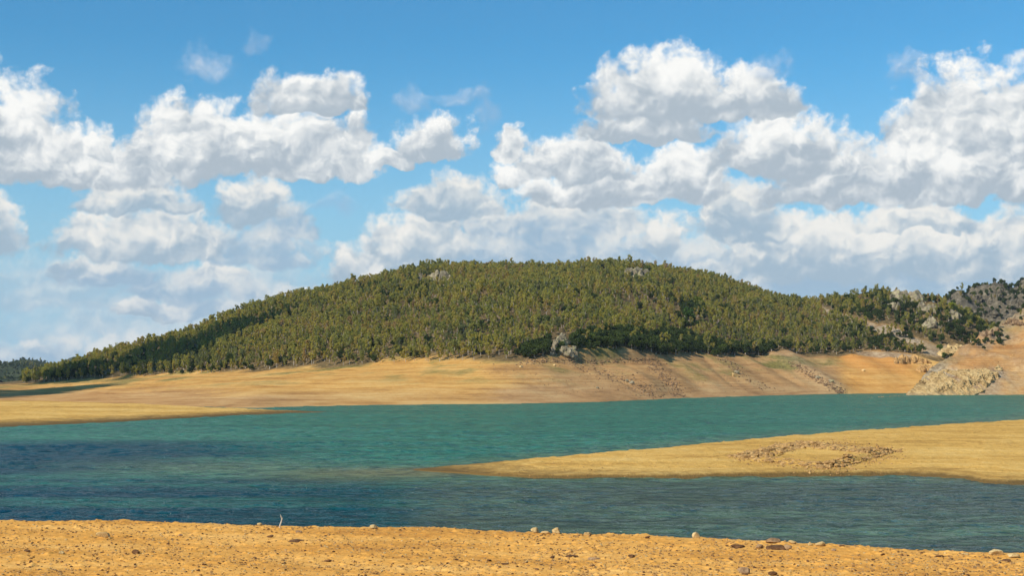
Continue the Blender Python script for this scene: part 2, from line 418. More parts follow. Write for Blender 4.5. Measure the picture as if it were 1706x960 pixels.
dark_blue = dark_blue * np.clip(0.85 + 0.25 * n, 0, 1)
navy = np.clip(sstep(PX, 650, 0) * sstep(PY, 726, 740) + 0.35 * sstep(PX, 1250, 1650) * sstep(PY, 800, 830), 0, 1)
d_tip = np.hypot((PX - 690) / 170, (PY - 787) / 12)
sh = 0.85 * sstep(d_tip + 0.25 * n, 1.25, 0.1)
sh = np.maximum(sh, 0.55 * sstep(PX, 700, 850) * sstep(PY - np.interp(PX, [700, 900, 1500, 1706], [785, 797, 795, 812]) + 3 * n, 13, -2) * sstep(PY, 780, 800))
dl = (PX - 640) / 230.0
sh = np.maximum(sh, 0.85 * np.exp(-dl ** 2) * np.exp(-((PY - 790 - 4 * n) / 12) ** 2))
sh = np.maximum(sh, 0.35 * sstep(np.interp(PX, [700, 900, 1200, 1706], [783, 762, 737, 699]) - PY, 16, 0) * sstep(PX, 620, 760))
lime = np.exp(-((PX - 380) / 260) ** 2) * np.exp(-((PY - 780) / 14) ** 2)
dark_blue = dark_blue * (1 - 0.75 * lime)
sh = np.maximum(sh, 0.42 * lime)
o_ = grid_obj('water', np.stack([GX, GY, GZ], -1), M_WATER, {'dark_blue': dark_blue, 'shallow': sh, 'navy': navy})
tag(o_, kind='structure')

# ------------------------------------------------------------------ terrain A: far shore, long wooded hill
SHORE = [(-400,668),(0,671),(250,676),(430,680.5),(480,678),(640,675),(860,673),(1000,670),(1130,664),(1290,659),(1400,656.5),(1500,655.5),(1900,655)]
EDGE = [(-400,648),(0,641),(60,640),(150,634),(300,624),(430,618),(600,611),(860,604),(940,600),(1000,602),(1100,598),(1200,594),(1290,592),(1470,590),(1560,600),(1700,612),(1900,615)]
EDGE_Y = [(-400,960),(60,900),(150,860),(300,800),(600,700),(860,650),(1100,740),(1290,860),(1500,900),(1900,900)]
RIDGE = [(-400,640),(0,638),(60,632),(130,611),(200,588),(260,573),(330,556),(400,527),(460,506),(500,496),(530,490),(600,476),(650,463),(720,450),(780,447),(900,450),(1000,446),(1080,449),(1160,460),(1230,480),(1290,499),(1340,509),(1400,503),(1440,494),(1480,492),(1550,499),(1600,522),(1650,552),(1720,590),(1900,610)]
RIDGE_Y = [(-400,1300),(60,960),(300,1050),(600,1180),(900,1260),(1290,1200),(1500,1080),(1650,1010),(1900,1000)]
px = np.concatenate([np.linspace(-900, -60, 15), np.arange(-40, 1780, 4.0), np.linspace(1800, 2300, 8)])
ysh = depth_z(px, slerp(px, SHORE), 0.0)
pe = slerp(px, EDGE); Ye = slerp(px, EDGE_Y, 40); _, _, ze = at(px, pe, Ye)
pr = slerp(px, RIDGE, 8); Yr = slerp(px, RIDGE_Y, 40); _, _, zr = at(px, pr, Yr)
rows = []; masks = []
def arow(Y, z, t): rows.append((Y, z, t))
arow(ysh - 25, -4.0 + 0 * ysh, -1.0); arow(ysh - 2, -0.35 + 0 * ysh, -0.05)
for t in np.linspace(0, 1, 45):
    Y = ysh + (Ye - ysh) * t; arow(Y, ze * (0.15 * t + 0.85 * (t ** 1.15)), t)
for t in np.linspace(0, 1, 110)[1:]:
    Y = Ye + (Yr - Ye) * t
    b = t + 0.10 * math.sin(math.pi * t)
    arow(Y, ze + (zr - ze) * b, 1 + t)
for t in np.linspace(0, 1, 10)[1:]:
    arow(Yr + 350 * t, zr * (1 - t * t) - 4 * t, 2 + t)
GY = np.array([r[0] for r in rows]); GZ = np.array([r[1] for r in rows]); TT = np.array([np.full(len(px), r[2]) for r in rows])
a_, _ = ray(px, 560 + 0 * px); GX = a_[None, :] * GY
PXg = np.repeat(px[None, :], len(rows), 0)
k1 = sstep(TT, 0.0, 0.35) * (1 - sstep(TT, 1.9, 2.1) * 0.0)
GZ = GZ + k1 * sstep(2.05 - TT, 0.0, 0.7) * (fbm(GX / 90, GY / 90, oct=4, seed=11) * 3.0) * sstep(TT, 0.9, 1.3)
GZ = GZ + k1 * (TT < 1.3) * fbm(GX / 60, GY / 14, oct=4, seed=21) * 0.55 * sstep(np.abs(TT), 0.0, 0.3)
# gullies and low spurs on the bare right half of the slope, terraces lower down
gul = np.abs(fbm((GX + GY * 0.25) / 26, GY / 160, oct=3, seed=31))
GZ = GZ + (gul - 0.3) * 2.4 * sstep(px, 820, 1000) * sstep(TT, 0.05, 0.4) * sstep(1.25 - TT, 0, 0.3)
# spur that carries the rock knob and the oak scrub in front of the hill
spur = np.exp(-((PXg - 1010) / 95) ** 2) * sstep(TT, 0.92, 1.02) * sstep(1.35 - TT, 0.0, 0.3)
GZ = GZ + spur * 6.5
rug = sstep(PXg, 1480, 1540) * sstep(TT, 0.9, 1.15)
GZ = GZ + rug * fbm(GX / 14, GY / 14, oct=4, seed=41) * 2.4 * sstep(2.15 - TT, 0, 0.3)
# rounded rib reaching the water at the right (photo: pale ridge line with boulders)
ribx = 1300 + (1 - np.clip(TT, 0, 1)) * 105
rib = np.exp(-((PXg - ribx) / 22) ** 2) * (TT < 1.05) * sstep(TT, -0.05, 0.1)
GZ = GZ + rib * 3.0
A_PX, A_PY = proj(GX, GY, GZ)
nz = fbm(GX / 35, GY / 35, oct=4, seed=51)
forest = sstep(TT + 0.05 * nz, 0.99, 1.03)
brown = np.clip(sstep(PXg + 60 * nz, 800, 960) * 0.9 * (1 - sstep(PXg, 1380, 1420)) + 0.35 * sstep(A_PY + 6 * nz, 640, 662) + 0.5 * sstep(PXg, 640, 420) * sstep(A_PY + 5 * nz, 646, 660), 0, 1)
orange = sstep(PXg + 25 * nz, 1385, 1430) * sstep(1540 - PXg, 0, 40) * (0.25 + 0.75 * sstep(TT, 0.35, 0.85)) + 0.25 * sstep(PXg, 500, 120) * sstep(1 - TT, 0.2, 0.6)
grass = sstep(TT + 0.08 * nz, 0.35, 0.8) * 0.75
grass = np.maximum(grass, 0.9 * sstep(PXg, 1120, 1180) * sstep(1370 - PXg, 0, 40) * sstep(TT + 0.1 * nz, 0.4, 0.55))
grass = np.maximum(grass, 1.0 * sstep(TT + 0.05 * nz, 0.90, 0.98)) * (1 - 0.85 * sstep(PXg, 1380, 1420))
rock = np.clip(rib * 0.25, 0, 1) * (TT < 1)
stony = sstep(PXg + 50 * nz, 830, 950) * (1 - 0.7 * sstep(PXg, 1390, 1420)) * 0.9
# bare pale track and scree at the right-hand shoulder
def blob(cx, cy, rx, ry, rot=0.0):
    c_, s_ = math.cos(rot), math.sin(rot); ax = A_PX - cx; ay = A_PY - cy
    q = ((ax * c_ + ay * s_) / rx) ** 2 + ((-ax * s_ + ay * c_) / ry) ** 2
    return sstep(q + 0.45 * nz, 1.25, 0.6)
BARE = [(1375,520,34,7,0.5),(1410,533,26,8,0.35),(1455,545,34,7,0.4),(1500,560,46,10,0.5),(1545,580,45,14,0.35),(1585,588,34,16,0.2),(1040,588,60,5,0.15),(1110,594,60,4,0.0),(1050,575,26,3,0.3),(1320,592,20,3,0),(1470,592,50,6,0.05)]
bare = np.zeros_like(forest)
for b in BARE: bare = np.maximum(bare, blob(*b))
bare *= (TT > 0.9) * (0.8 + 0.2 * sstep(fbm(GX / 12, GY / 12, oct=3, seed=53), -0.3, 0.2))
forest = forest * (1 - bare)
rock = np.clip(rock + bare * sstep(PXg, 1360, 1380), 0, 1)
brown = np.clip(brown + bare * 0.6, 0, 1)
A_GRID = np.stack([GX, GY, GZ], -1); A_T = TT; A_PXV = px; A_BARE = bare
o_ = grid_obj('hillside', A_GRID, M_BANK, {'forest': forest, 'brown': brown, 'orange': orange, 'grass': grass, 'rock': rock, 'stony': stony})
tag(o_, kind='structure')

# ------------------------------------------------------------------ terrain B: right-hand slope nearer than the hill
px = np.concatenate([np.arange(1470, 1780, 3.0), np.linspace(1790, 2500, 14)])
cy_ = slerp(px, [(1470,668),(1500,664),(1520,648),(1545,622),(1575,600),(1600,583),(1640,558),(1680,534),(1706,514),(1760,488),(1900,465),(2500,420)], 6)
Yb0 = depth_z(px, slerp(px, [(1470,662),(1510,659),(1706,658),(2500,662)]), 0.0)
Yc = Yb0 + slerp(px, [(1470,10),(1600,70),(1706,130),(2500,260)], 10); _, _, zc = at(px, cy_, Yc)
rows = [(Yb0 - 20, -4 + 0 * px, -1.0), (Yb0 - 1.5, -0.3 + 0 * px, -0.05)]
for t in np.linspace(0, 1, 70): rows.append((Yb0 + (Yc - Yb0) * t, zc * (t ** 0.9), t))
for t in (0.2, 0.5, 1.0): rows.append((Yc + 120 * t, zc * (1 - 0.35 * t) - 14 * t, 1 + t))
GY = np.array([r[0] for r in rows]); GZ = np.array([r[1] for r in rows]); TT = np.array([np.full(len(px), r[2]) for r in rows])
GX = ray(px, 560 + 0 * px)[0][None, :] * GY; PXg = np.repeat(px[None, :], len(rows), 0)
amp = sstep(TT, 0.0, 0.15) * sstep(PXg, 1490, 1540)
GZ = GZ + amp * fbm(GX / 16, GY / 9, oct=5, seed=61, gain=0.6) * 1.1
upper = sstep(TT + 0.1 * fbm(GX / 20, GY / 20, oct=3, seed=3), 0.55, 0.8)
GZ = GZ + amp * upper * np.abs(fbm(GX / 9, GY / 9, oct=4, seed=62)) * 1.6
B_GRID = np.stack([GX, GY, GZ], -1); B_T = TT; B_PXV = px
nz = fbm(GX / 18, GY / 18, oct=4, seed=63)
BP, BQ = proj(GX, GY, GZ)
cl = sstep(1668 - BP - 1.6 * (BQ - 620) * 0 + 12 * nz, -10, 10) * sstep(BQ + 3 * nz, 612, 624)
o_ = grid_obj('right_slope', B_GRID, M_BANK, {'forest': 0.25 * upper * sstep(nz, 0.0, 0.3), 'brown': np.clip(1.0 - 0.35 * sstep(nz, 0, 0.4), 0, 1),
     'orange': 0.30 * sstep(TT + 0.2 * nz, 0.3, 0.5) * (1 - upper) + 0.12, 'grass': 0.6 * upper, 'rock': np.clip(0.50 * upper * sstep(nz, -0.3, 0.2) + 0.35 * sstep(nz, 0.15, 0.5) + 0.6 * cl, 0, 1), 'stony': 0.9 + 0 * TT})
tag(o_, kind='structure')

# ------------------------------------------------------------------ terrain C: craggy hill far right; D: far low hills left
def ridge_sheet(name, px, crest, Y0, Y1, base_py, amp, scale, mat, attrs, seed, nr=60, back=300, rough=0.3):
    pc = slerp(px, crest, 5); _, _, zc = at(px, pc, Y1 + 0 * px); _, _, zb = at(px, base_py + 0 * px, Y0)
    rows = []
    for t in np.linspace(0, 1, nr): rows.append((Y0 + (Y1 - Y0) * t, zb + (zc - zb) * (t + rough * 0.3 * math.sin(math.pi * t))))
    for t in (0.3, 0.7, 1.0): rows.append((Y1 + back * t, zc * (1 - t) - 2))
    GY = np.array([r[0] + 0 * px for r in rows]); GZ = np.array([r[1] + 0 * px for r in rows]); GX = ray(px, 560 + 0 * px)[0][None, :] * GY
    GZ = GZ + np.abs(fbm(GX / scale, GY / scale, oct=5, seed=seed)) * amp - amp * 0.3
    G = np.stack([GX, GY, GZ], -1)
    A2 = {k: v(GX, GY, GZ) for k, v in attrs.items()}
    for k in ('forest', 'brown', 'orange', 'grass', 'rock', 'stony'):
        if k not in A2: A2[k] = 0 * GX
    o = grid_obj(name, G, mat, A2); tag(o, kind='structure')
    return G
C_GRID = ridge_sheet('craggy_hill', np.arange(1520, 2300, 4.0), [(1520,560),(1570,515),(1590,498),(1600,488),(1620,482),(1660,484),(1706,472),(1760,462),(2000,440),(2300,480)],
            1250, 1500, 600, 16, 45, M_ROCKFAR, {'forest': lambda x, y, z: sstep(fbm(x / 30, y / 30, z / 20, oct=4, seed=8), 0.0, 0.3),
            'rock': lambda x, y, z: 0.45 + 0 * x}, 71)
M_FARHILL, T, o__ = material('wooded_hill_ground'); principled(T, o__, T.ramp(T.noise(geo(T), 0.02, 5, 0.7), [(0.4, (0.030, 0.042, 0.022)), (0.65, (0.075, 0.085, 0.035))]), 1.0, 0.0)
D_GRID = ridge_sheet('far_wooded_hills', np.arange(-1200, 210, 6.0), [(-1200,600),(-600,596),(-100,603),(0,608),(30,609),(60,613),(110,617),(160,622),(210,628)],
            2300, 2900, 640, 18, 120, M_FARHILL, {'forest': lambda x, y, z: 1 + 0 * x}, 72)
ridge_sheet('far_blue_mountain', np.arange(40, 260, 4.0), [(40,626),(80,617),(100,608),(115,601),(124,597),(132,598),(150,606),(180,614),(260,624)],
            5200, 6000, 630, 25, 220, M_FARHILL, {'forest': lambda x, y, z: 1 + 0 * x}, 73, nr=20, back=400)

# ------------------------------------------------------------------ left spit and the sand bar
def bar_sheet(name, px, near, crest, zc_fn, mat, seed, amp=0.10, scarp=0.0, nr=90):
    yn = depth_z(px, near, 0.0); zc = zc_fn; yc = depth_z(px, crest, 0 * px + zc)
    yc = np.maximum(yc, yn + 0.5)
    rows = [(yn - 14, -4.5 + 0 * px, -1), (yn - 0.8, -0.25 + 0 * px, -0.1)]
    for t in np.linspace(0, 1, nr):
        prof = 1 - (1 - t) ** 1.7
        rows.append((yn + (yc - yn) * t, scarp * sstep(t, 0, 0.02) * sstep(zc, 0, 1) + (zc - scarp * sstep(zc, 0, 1)) * prof, t))
    for t in np.linspace(0, 1, 12)[1:]: rows.append((yc + (12 + 10 * zc) * t, zc - (zc + 4.5) * t ** 1.5, 1 + t))
    GY = np.array([r[0] + 0 * px for r in rows]); GZ = np.array([r[1] + 0 * px for r in rows]); TT = np.array([r[2] + 0 * px for r in rows])
    GX = ray(px, 700 + 0 * px)[0][None, :] * GY
    GZ = GZ + amp * fbm(GX / 5, GY / 5, oct=4, seed=seed) * sstep(TT, 0.0, 0.1) * sstep(1.6 - TT, 0, 0.5) * sstep(zc, 0, 0.5)[None, :]
    GZ = GZ + (0.045 * fbm(GX * 0.9, GY * 0.5, oct=4, seed=seed + 3, gain=0.6) - 0.16 * np.maximum(0, fbm(GX / 9, GY / 3.5, oct=3, seed=seed + 5) - 0.45)) * sstep(TT, 0.03, 0.1) * sstep(1.4 - TT, 0, 0.4) * sstep(zc, 0.2, 0.6)[None, :]
    G = np.stack([GX, GY, GZ], -1)
    return G, TT
px = np.concatenate([np.linspace(-900, -40, 20), np.arange(-30, 560, 4.0)])
near = slerp(px, [(-900,760),(0,712),(200,703),(400,692),(500,688.5),(548,687.2),(560,687.2)], 5)
cr = slerp(px, [(-900,640),(0,667.5),(100,669),(250,674),(400,681),(500,684.8),(546,686.9),(560,687.2)], 5)
G, TT = bar_sheet('spit', px, near, cr, slerp(px, [(-900,5),(0,2.2),(250,1.5),(430,0.6),(545,0.03),(560,-0.3)], 5), M_BAR, 81, 0.14, 0.15)
tag(grid_obj('sand_spit', G, M_BAR), kind='structure')
px = np.concatenate([np.arange(676, 1780, 3.0), np.linspace(1800, 3000, 20)])
near = slerp(px, [(676,783),(700,785),(780,791),(840,795),(900,797.5),(1100,797.5),(1300,794.5),(1500,793),(1560,795),(1610,800),(1640,807),(1670,809),(1706,809),(1800,806),(3000,790)], 5)
cr = slerp(px, [(676,782.5),(700,781),(760,775.5),(900,762.5),(1100,746.5),(1300,727.5),(1450,716.5),(1600,706),(1706,699),(1800,694),(3000,640)], 5)
BARG, TT = bar_sheet('bar', px, near, cr, slerp(px, [(676,-0.2),(692,0.10),(706,0.2),(760,0.4),(900,0.8),(1100,1.4),(1300,1.9),(1706,2.8),(3000,5)], 5), M_BAR, 82, 0.10, 0.45)
tag(grid_obj('sandbar', BARG, M_BAR), kind='structure')
BAR_PXV = px

# ------------------------------------------------------------------ foreground bank
px = np.concatenate([np.linspace(-4000, -160, 24), np.arange(-140, 1850, 3.2), np.linspace(1860, 6500, 24)])
crest_py = slerp(px, [(-4000,860),(0,868),(200,869),(430,876),(700,881),(860,886),(1000,890),(1150,896),(1300,904),(1450,912),(1600,920),(1706,926),(6500,1050)], 20)
zc = 9.55
Yc = depth_z(px, crest_py, zc)
Yn = np.minimum(Yc - 2.0, 15.5)
def fg_rows():
    R = [(0 * px - 8.0, 9.9 + 0 * px), (0 * px + 6.0, 9.75 + 0 * px), (0 * px + 12.5, 9.6 + 0 * px)]
    for t in np.linspace(0, 1, 300): R.append((Yn + (Yc - Yn) * t, zc + 0.10 * (1 - t) ** 2 + 0 * px))
    for t in np.linspace(0, 1, 40)[1:]:
        Y = Yc + 4.0 * t; R.append((Y, zc - 0.16 * (Y - Yc) ** 1.15))
    for t in np.linspace(0, 1, 12)[1:]:
        Y = Yc + 4 + 85 * t; R.append((Y, zc - 0.16 * 4 ** 1.15 - 14 * t))
    return R
R = fg_rows(); GY = np.array([r[0] for r in R]); GZ = np.array([r[1] + 0 * px for r in R])
GX = ray(px, 900 + 0 * px)[0][None, :] * np.maximum(GY, 9.0)
rough_ = fbm(GX * 0.9, GY * 0.9, oct=3, seed=91) * 0.018 + fbm(GX * 5, GY * 5, oct=4, seed=92, gain=0.6) * 0.006
rough_ += np.maximum(0, fbm(GX * 9, GY * 9, oct=2, seed=93) - 0.4) * 0.03
ok = sstep(GY, 10, 14) * sstep(Yc[None, :] + 9 - GY, 0, 4)
GZ = GZ + rough_ * ok
FG = np.stack([GX, GY, GZ], -1)
tag(grid_obj('foreshore', FG, M_FORE), kind='structure')
FG_PXV = px

def hit(G, PXV, qx, qy):
    """point of a terrain sheet seen at a picture position"""
    k = int(np.clip(np.searchsorted(PXV, qx), 1, len(PXV) - 1)); w = (qx - PXV[k - 1]) / (PXV[k] - PXV[k - 1])
    C_ = G[:, k - 1] * (1 - w) + G[:, k] * w
    _, py = proj(C_[:, 0], C_[:, 1], C_[:, 2])
    best = None
    for i in range(len(py) - 1):
        if py[i] >= qy > py[i + 1] and C_[i + 1, 1] > 2:
            t = (py[i] - qy) / (py[i] - py[i + 1]); return C_[i] * (1 - t) + C_[i + 1] * t
    return C_[int(np.argmin(np.abs(py - qy) + (C_[:, 1] < 2) * 1e6))]

# ------------------------------------------------------------------ stones: angular, plane-cut, roughened
import bmesh
def ico(sub):
    bm = bmesh.new(); bmesh.ops.create_icosphere(bm, subdivisions=sub, radius=1.0)
    v = np.array([x.co[:] for x in bm.verts]); f = np.array([[x.index for x in q.verts] for q in bm.faces]); bm.free()
    return v, f
ICO = {1: ico(1), 2: ico(2), 3: ico(3), 4: ico(4)}
def rock_shape(sub, size, r, cuts=9, rough=0.10, rot=None):
    v, f = ICO[sub]; v = v.copy()
    for _ in range(cuts):
        n = r.normal(size=3); n /= np.linalg.norm(n); d = r.uniform(0.45, 0.85)
        h = v @ n; over = h > d
        v[over] -= np.outer(h[over] - d, n)
    o = r.uniform(0, 50, 3)
    v *= (1 + rough * fbm(v[:, 0] * 2.2 + o[0], v[:, 1] * 2.2 + o[1], v[:, 2] * 2.2 + o[2], oct=3, seed=int(r.integers(999))))[:, None]
    v *= np.asarray(size, float)
    a = r.uniform(0, 6.28) if rot is None else rot
    c_, s_ = math.cos(a), math.sin(a); tx = r.normal() * 0.18
    v = v @ np.array([[c_, s_, 0], [-s_, c_, 0], [0, 0, 1]])
    ct, st = math.cos(tx), math.sin(tx)
    return v @ np.array([[1, 0, 0], [0, ct, st], [0, -st, ct]]), f
class Merge:
    def __init__(s): s.v = []; s.f = []; s.k = 0
    def add(s, v, f, loc=(0, 0, 0)):
        s.v.append(v + np.asarray(loc)); s.f.append(f + s.k); s.k += len(v)
    def build(s, name, mat, parent=None, smooth=False, attrs=None):
        return mesh_obj(name, np.concatenate(s.v), np.concatenate(s.f), mat, parent, smooth, attrs=attrs)

# rock outcrops on the hill: each is one body of jointed blocks
def outcrop(G, PXV, px, py, wpx, hpx, n, label, mat, name='rock_outcrop', cat='rock outcrop', seed=0, group=None, elong=1.3):
    r = np.random.default_rng(seed)
    c0 = hit(G, PXV, px, py); s = c0[1] / F0; Wm, Hm = wpx * s, hpx * s
    M = Merge()
    v, f = rock_shape(3, (Wm * 0.42, Wm * 0.30, Hm * 0.42), r, 14, 0.28, rot=0.0); M.add(v, f, (0, Wm * 0.2, Hm * 0.15))
    for i in range(n):
        u = r.uniform(-0.9, 0.9); k = (1 - abs(u) ** 1.6)
        hgt = Hm * k * r.uniform(0.15, 1.0)
        b = hit(G, PXV, px + u * wpx * 0.5, py)
        sz = Wm / n ** 0.5 * r.uniform(0.45, 1.0)
        v, f = rock_shape(3, (sz, sz * r.uniform(0.8, 1.3), sz * r.uniform(0.8, 1.6) * elong), r, 11, 0.12)
        M.add(v, f, (b[0] - c0[0], (b[1] - c0[1]) + r.uniform(0, 0.25) * Wm + hgt * 0.6, (b[2] - c0[2]) + hgt - sz * 0.3))
    o = M.build(name, mat); o.location = c0
    return tag(o, label, cat, group)
KNOB = [(936,591,26,36,30),(948,600,16,22,14),(915,596,26,10,10)]
A_, AP = A_GRID, A_PXV
outcrop(A_, AP, 938, 594, 46, 38, 60, 'tall pale grey rock knob rising among dark oaks just above the bare shore', M_ROCK, seed=1, elong=1.3)
outcrop(A_, AP, 955, 598, 16, 14, 12, 'small pale rock face at the lower right foot of the tall rock knob', M_ROCK, seed=2)
outcrop(A_, AP, 728, 474, 46, 15, 22, 'pale broken cliff just below the hilltop left of its summit', M_ROCK, seed=3, elong=1.5)
outcrop(A_, AP, 697, 471, 24, 9, 9, 'dark low crag left of the pale cliff near the hilltop', M_ROCK, seed=4)
outcrop(A_, AP, 1062, 467, 44, 18, 22, 'pale crag breaking the trees right of the hill summit', M_ROCK, seed=5)
outcrop(A_, AP, 1000, 459, 22, 9, 9, 'small pale rock between trees on the hill summit', M_ROCK, seed=6)
outcrop(A_, AP, 497, 497, 24, 12, 12, 'reddish grey crag on the long left shoulder of the hill', M_ROCK, seed=7)
outcrop(A_, AP, 718, 503, 16, 6, 7, 'small grey ledge lower down under the pale hilltop cliff', M_ROCK, seed=8)
outcrop(A_, AP, 1515, 505, 60, 16, 26, 'long jagged crag along the crest of the right-hand rocky hill', M_ROCK, seed=9)
outcrop(A_, AP, 1545, 520, 34, 18, 16, 'grey crag under the right end of the rocky crest', M_ROCK, seed=10)
outcrop(A_, AP, 1487, 518, 26, 10, 10, 'small brown crag among scrub left of the rocky crest', M_ROCK, seed=11)
outcrop(A_, AP, 1553, 548, 34, 16, 14, 'grey boulder face half hidden in scrub below the rocky crest', M_ROCK, seed=12)
outcrop(A_, AP, 1592, 532, 26, 14, 10, 'grey rocks in the dark scrub at the right end of the hill', M_ROCK, seed=13)
outcrop(A_, AP, 1590, 594, 56, 14, 60, 'pale washed rock face where the hill meets the right-hand slope', M_CLIFF, seed=14)
outcrop(A_, AP, 1520, 606, 60, 9, 80, 'broken brown rock ledge sloping down to the right of the orange bank', M_RUBBLE, seed=15)
outcrop(A_, AP, 1550, 620, 50, 10, 60, 'brown rock ledge directly above the pale shore cliff', M_RUBBLE, seed=16)
C_PXV = np.arange(1520, 2300, 4.0)
k = 0
for (cx, cyy, w_, h_) in [(1640,505,36,14),(1676,500,34,16),(1698,515,30,16),(1655,528,30,12)]:
    k += 1
    outcrop(C_GRID, C_PXV, cx, cyy, w_, h_, 20, 'grey crag among trees on the far craggy hill at right', M_ROCKFAR, seed=20 + k, group='crags on the far hill')
for j, (cx, cyy, w_, h_, lb) in enumerate([(1655,560,40,6,'rocky rib on the skyline of the right-hand slope, its lower part'),(1688,542,34,7,'rocky rib on the skyline of the right-hand slope, its upper part'),
                            (1664,618,12,9,'pale boulder group at the right edge of the pale shore cliff')]):
    outcrop(B_GRID, B_PXV, cx, cyy, w_, h_, 30, lb, M_SCREE if j < 2 else M_CLIFF, seed=40 + j)

# the pale shore cliff at the water: a fractured rock face standing proud of the slope
jj0, jj1 = np.searchsorted(B_PXV, 1497), np.searchsorted(B_PXV, 1676)
sub_ = B_GRID[0:66, jj0:jj1]; R_, C_ = sub_.shape[:2]
ii, jj = np.meshgrid(np.linspace(0, R_ - 1.001, R_ * 3), np.linspace(0, C_ - 1.001, C_ * 5), indexing='ij')
i0, j0 = ii.astype(int), jj.astype(int); wi, wj = (ii - i0)[..., None], (jj - j0)[..., None]
K = sub_[i0, j0] * (1 - wi) * (1 - wj) + sub_[i0 + 1, j0] * wi * (1 - wj) + sub_[i0, j0 + 1] * (1 - wi) * wj + sub_[i0 + 1, j0 + 1] * wi * wj
qx, qy = proj(K[..., 0], K[..., 1], K[..., 2])
a_ = 0.75; gx = K[..., 0] * math.cos(a_) + K[..., 2] * math.sin(a_); gz = -K[..., 0] * math.sin(a_) + K[..., 2] * math.cos(a_)
nn_ = fbm(K[..., 0] / 7, K[..., 2] / 5, oct=4, seed=121)
top_ = np.interp(qx, [1503, 1525, 1556, 1600, 1640, 1668], [655, 632, 619, 616, 613, 624]); bot_ = np.interp(qx, [1503, 1606, 1634, 1668], [668, 668, 656, 628])
mk = sstep(qx + 5 * nn_, 1504, 1514) * sstep(1668 - qx + 5 * nn_, 0, 10) * sstep(qy - top_ + 4 * nn_, -2, 5) * sstep(bot_ - qy + 5 * nn_, -2, 4)
rid = 1 - np.abs(fbm(gx / 4.5, gz / 11.0, oct=5, seed=122, gain=0.62)); rid2 = np.floor(fbm(gx / 5, gz / 3, oct=2, seed=123) * 3) / 3
off = mk * (1.0 + 2.6 * rid + 1.6 * rid2) - (1 - mk) * 1.6
K = K + np.stack([-0.15 * off, -0.85 * off, 0.42 * off * np.where(off > 0, sstep(K[..., 2], 0.5, 5.0), 1.0)], -1)
o_ = grid_obj('shore_cliff', K, M_CLIFF)
for p__ in o_.data.polygons: p__.use_smooth = False
tag(o_, 'wide pale yellowish rock cliff dropping into the water at the far right shore', 'cliff')

# ------------------------------------------------------------------ rubble streaks and loose boulders on the bare shore
def strew(name, pts, n, smin, smax, width, mat, seed, kind='stuff', label=None, cat=None, G=None, PXV=None, sub=1):
    G = A_GRID if G is None else G; PXV = A_PXV if PXV is None else PXV
    r = np.random.default_rng(seed); M = Merge(); P_ = np.array(pts, float)
    for i in range(n):
        t = r.uniform(0, len(P_) - 1); j = int(t); w = t - j
        x, y = P_[j] * (1 - w) + P_[min(j + 1, len(P_) - 1)] * w
        x += r.normal() * width; y += r.normal() * width * 0.22
        p_ = hit(G, PXV, x, y); s = smin * (smax / smin) ** (r.uniform() ** 1.8)
        v, f = rock_shape(sub, (s, s * r.uniform(0.7, 1.2), s * r.uniform(0.5, 0.9)), r, 5, 0.1)
        M.add(v, f, (p_[0], p_[1], p_[2] + s * 0.1))
    o = M.build(name, mat)
    return tag(o, label, cat, None, kind)
strew('rubble', [(880,598),(960,604),(1010,622),(1052,638),(1075,652),(1085,660)], 700, 0.18, 0.75, 14, M_SCREE, 101)
strew('rubble', [(1082,600),(1100,618),(1118,640),(1132,662)], 800, 0.18, 0.75, 8, M_SCREE, 102)
strew('rubble', [(1205,596),(1222,612),(1238,628),(1290,655)], 180, 0.25, 0.9, 6, M_SCREE, 103)
strew('rubble', [(1318,604),(1350,626),(1385,645),(1402,655)], 600, 0.2, 0.9, 6, M_SCREE, 104)
strew('rubble', [(860,603),(930,602),(1000,603),(1080,600)], 300, 0.25, 0.8, 12, M_SCREE, 105)
strew('rubble', [(870,610),(1000,640),(1200,640),(1380,620)], 900, 0.14, 0.4, 60, M_SCREE, 106)
strew('rubble', [(1520,655),(1600,640),(1700,600)], 200, 0.2, 0.6, 40, M_RUBBLE, 107, G=B_GRID, PXV=B_PXV)
def stone(G, PXV, px, py, wpx, hpx, label, mat, cat='stone', name='stone', seed=0, group=None, sub=3, cuts=8, sink=0.15, rot=None, depth=0.8):
    r = np.random.default_rng(seed + int(px) * 7 + int(py)); p_ = hit(G, PXV, px, py); s = p_[1] / F0
    w_, h_ = wpx * s * 0.55, hpx * s * 0.55
    v, f = rock_shape(sub, (w_, w_ * depth, h_), r, cuts, 0.07, rot=r.uniform(-0.4, 0.4) if rot is None else rot)
    o = mesh_obj(name, v, f, mat, smooth=True if cuts < 5 else False)
    o.location = (p_[0], p_[1] + w_ * 0.3, p_[2] + h_ * (1 - 2 * sink))
    return tag(o, label, cat, group)
for a in [(1044,637,7,6,'dark angular boulder in the left rubble streak on the far shore', M_ROCK),
          (1052,640,8,6,'right hand and lower of two boulders ending the left rubble streak', M_ROCK),
          (1227,623,9,7,'dark boulder midway down the bare slope below the darkest oaks', M_ROCK),
          (1221,628,6,8,'pale upright rock beside the dark boulder midway down the bare slope', M_STONE_PALE),
          (1362,631,9,6,'grey boulder high on the pale rib running down to the water', M_ROCK),
          (1385,638,11,7,'dark grey boulder halfway down the pale rib above the water', M_ROCK),
          (1438,619,6,4,'small white rock on the orange bank', M_STONE_PALE),
          (868,613,6,4,'white rock near the top of the shore left of the rubble', M_STONE_PALE),
          (924,610,5,3,'small white rock on the shore below the tall rock knob', M_STONE_PALE),
          (995,648,5,4,'small dark boulder low on the shore near the water', M_ROCK)]:
    stone(A_GRID, A_PXV, *a[:4], a[4], a[5], 'boulder', 'boulder')

